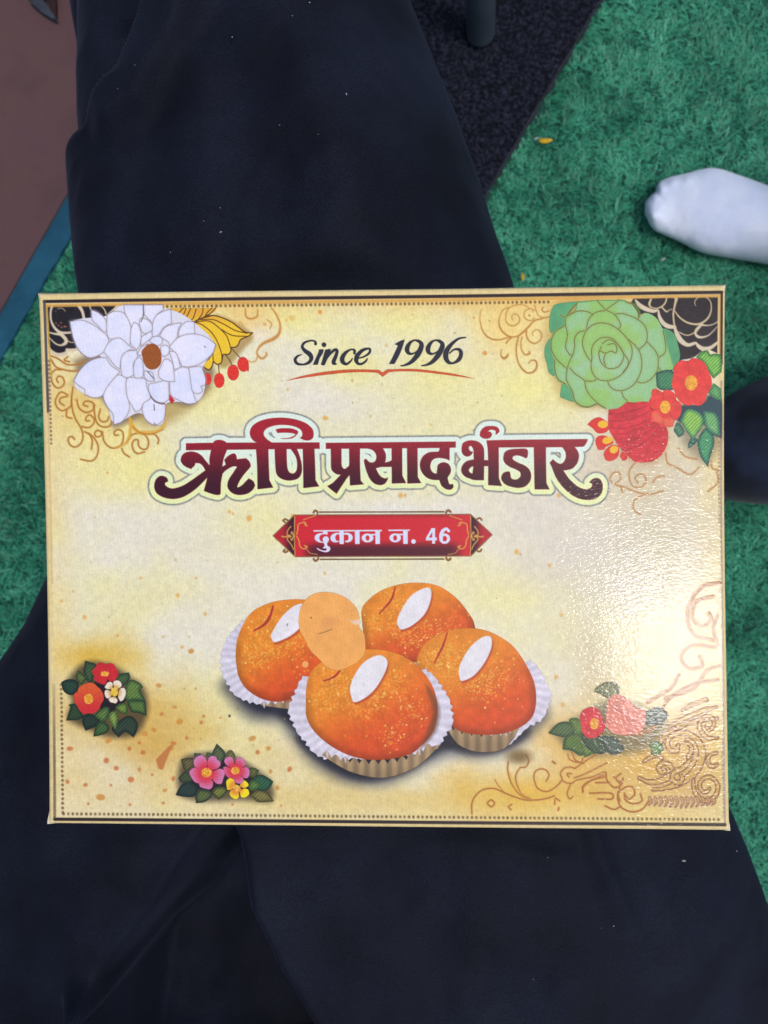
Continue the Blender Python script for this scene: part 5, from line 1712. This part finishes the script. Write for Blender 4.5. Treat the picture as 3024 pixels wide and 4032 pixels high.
# ------------------------------------------------------------------ second person at the right: white sock, dark trouser leg
P2 = empty('person', world_at(3300, 900, 0.0), 'person at the right edge with one foot in a white sock on the turf', 'person')
sockm = noise_mat('white_sock', (0.64, 0.73, 0.94), (0.74, 0.82, 0.96), 26, 0.9, 0.5, 700, 0.0012, None, 4, 0.1, 0.15)
TP = [(2539, 841), (2541, 800), (2558, 775), (2580, 755), (2586, 735), (2600, 715), (2640, 697), (2700, 683), (2780, 663), (2830, 664), (2900, 686), (3024, 730), (3150, 775), (3260, 800)]
BT = [(2539, 841), (2552, 872), (2575, 905), (2612, 924), (2680, 954), (2740, 985), (2800, 1003), (2900, 1020), (3024, 1040), (3150, 1060), (3260, 1070)]
OUT = cr(np.array(TP, float), 8).tolist()[::-1] + cr(np.array(BT, float), 8).tolist()[1:]
OUT = np.array(OUT)                       # from the ankle along the toes back to the ankle
SP = np.array([(2622, 812), (2760, 838), (2900, 858), (3024, 885), (3150, 915), (3260, 935)], float)
HS = [0.036, 0.048, 0.058, 0.068, 0.078, 0.084]
TOES = ((2570, 850, 30, .0075), (2576, 772, 22, .004), (2604, 738, 20, .004), (2648, 714, 22, .0035), (2706, 704, 26, .0035))
NR = 26
rings = []
for k in range(-3, NR + 1):
    row = []
    for px, py in OUT:
        sx = min(px + 20 + 62 * math.exp(-(px - 2539) / 62.0), 3260)
        sy, hh = np.interp(sx, SP[:, 0], SP[:, 1]), np.interp(sx, SP[:, 0], HS)
        if k < 0:
            t = -.06 * -k / 3.0 * -1
            x, y, z = px + (sx - px) * t, py + (sy - py) * t, 0.016 + k * 0.0045
        else:
            t = k / NR
            e = math.sin(t * math.pi / 2)
            x, y = px + (sx - px) * (1 - math.cos(t * math.pi / 2)) * 1.0, py + (sy - py) * (1 - math.cos(t * math.pi / 2))
            z = 0.016 + (hh - 0.016) * e
            for tx, ty, tr, th in TOES:
                z += th * math.exp(-((x - tx) ** 2 + (y - ty) ** 2) / (tr * tr)) * min(1, t * 4)
            z += 0.0035 * (float(fbm(np.array([x]), np.array([y]), 95, 33, 3)[0]) - .5) * min(1, t * 4)
        row.append(world_at(x, y, z))
    rings.append(row)
no = len(OUT)
rows = [p for r in rings for p in r]
f = [(i * no + j, i * no + j + 1, (i + 1) * no + j + 1, (i + 1) * no + j) for i in range(len(rings) - 1) for j in range(no - 1)]
mesh_obj('sock', rows, f, sockm, P2)
hx, hy, _ = world_at(3250, 930, 0.05)
skin = noise_mat('skin', (0.30, 0.18, 0.12), (0.36, 0.22, 0.15), 40, 0.6, 0.1)
tube_obj('lower_leg', [(hx + .01, hy, .05), (hx + .03, hy, .10), (hx + .06, hy, .2), (hx + .10, hy, .36)], (.036, .036, .044, .056), skin, P2)
navy = noise_mat('navy_cloth', (0.004, 0.007, 0.016), (0.012, 0.022, 0.055), 24, 0.8, 0.3, 600, 0.0008, None, 3, 0.2, 0.1)
kz = 0.10
kp = [world_at(x, y, kz) for x, y in ((2700, 1790), (2780, 1780), (2880, 1772), (3024, 1745), (3250, 1700), (3600, 1640))]
kr = [r * (ZC - kz) / F for r in (60, 150, 205, 250, 285, 320)]
tube_obj('trouser_leg', kp, kr, navy, P2, 40, 0.95)

# ------------------------------------------------------------------ chair whose leg stands on the mat
metal = noise_mat('dark_grey_metal', (0.034, 0.046, 0.062), (0.046, 0.060, 0.080), 30, 0.45, 0.05)
CH = empty('chair', world_at(1892, 140, 0.009), 'chair with a dark grey round leg standing on the black mat', 'chair')


def cleg(x, y, tx, ty):
    b = np.array((x, y, 0.010))
    t = np.array((x + tx, y + ty, 0.44))
    pts = [b + (t - b) * k for k in (0, .012, .03, .2, .5, 1)]
    return tube_obj('leg', pts, (.0105, .0150, .0158, .0155, .015, .015), metal, CH, 28)


lx, ly, _ = world_at(1892, 143, 0.01)
cleg(lx, ly, -.052, .02)
cleg(lx, ly + .42, -.052, -.02)
cleg(lx - .42, ly + .05, .052, .0)
cleg(lx - .42, ly + .42, .052, -.02)
sv = []
for z in (.435, .46):
    for k in range(32):
        a = k / 32 * 6.283
        c, s_ = math.cos(a), math.sin(a)
        q = lambda v: math.copysign(abs(v) ** .5, v)
        sv.append((lx - .21 + .21 * q(c), ly + .22 + .21 * q(s_), z))
mesh_obj('seat', sv, [list(range(31, -1, -1)), list(range(32, 64))] + [(k, (k + 1) % 32, 32 + (k + 1) % 32, 32 + k) for k in range(32)], metal, CH)

# ------------------------------------------------------------------ small things on the ground
yel = noise_mat('yellow_petal', (0.55, 0.33, 0.01), (0.72, 0.46, 0.02), 200, 0.6, 0.1)


def petal(px, py, lx_, ly_, ang, label, z=0.012):
    o0 = world_at(px, py, z)
    k = (ZC - z) / F
    v, n = [], 14
    for zz in (0.0, 0.0012):
        for a in range(n):
            t = a / n * 6.283
            x, y = lx_ * math.cos(t) * k, ly_ * math.sin(t) * (1 - .3 * math.cos(t)) * k
            v.append((o0[0] + x * math.cos(ang) - y * math.sin(ang), o0[1] + x * math.sin(ang) + y * math.cos(ang), z + zz + 0.002 * (x / (lx_ * k)) ** 2))
    o = mesh_obj('petal', v, [list(range(n - 1, -1, -1)), list(range(n, 2 * n))] + [(a, (a + 1) % n, n + (a + 1) % n, n + a) for a in range(n)], yel)
    return tag(o, label, 'petal', 'yellow petals on the turf')


petal(2147, 556, 27, 9, .03, 'longer yellow petal on the green turf near the black mat')
petal(2058, 1092, 6, 15, .1, 'small yellow petal on the turf just above the sweet box')
pale = noise_mat('pale_scrap', (0.4, 0.42, 0.42), (0.5, 0.5, 0.5), 100, 0.8, 0)
for px, py, r, lab in ((2610, 1022, 7, 'tiny pale scrap on the turf below the white sock'), (2112, 546, 6, 'tiny pale scrap on the turf touching the longer yellow petal')):
    w = world_at(px, py, .011)
    k = r * (ZC - .011) / F
    v = [(w[0] + k * 1.6 * math.cos(a), w[1] + k * math.sin(a) * .6 + k * .8 * math.cos(a), w[2] + z) for z in (0, .001) for a in (0, 1.2, 2.4, 3.6, 5)]
    tag(mesh_obj('scrap', v, [(4, 3, 2, 1, 0), (5, 6, 7, 8, 9)] + [(a, (a + 1) % 5, 5 + (a + 1) % 5, 5 + a) for a in range(5)], pale), lab, 'scrap')
leafm = noise_mat('dark_leaf', (0.020, 0.026, 0.036), (0.045, 0.055, 0.075), 60, 0.6, 0.2)
leafr = noise_mat('maroon_leaf', (0.020, 0.008, 0.008), (0.03, 0.012, 0.012), 60, 0.7, 0.2)
LF = empty('dry_leaf', world_at(160, 30, .010), 'dark curled leaf with a bluish rim lying on the reddish floor', 'leaf')
for nm, mat, A, B in (('blade', leafr, [(165, -40), (190, 15), (212, 60), (216, 72)], [(215, -40), (220, 15), (219, 55), (217, 73)]), ('rim', leafm, [(95, -40), (120, 10), (165, 48), (205, 72), (216, 74)], [(165, -40), (170, 0), (195, 35), (215, 62), (217, 72)])):
    pts = A + B[::-1]
    zt = .015 if nm == 'blade' else .019
    top_ = [world_at(x, y, zt) for x, y in pts]
    bot = [(x, y, .0102) for x, y, _ in top_]
    n = len(pts)
    mesh_obj(nm, top_ + bot, [list(range(n))[::-1], list(range(n, 2 * n))] + [(a, (a + 1) % n, n + (a + 1) % n, n + a) for a in range(n)], mat, LF, False)
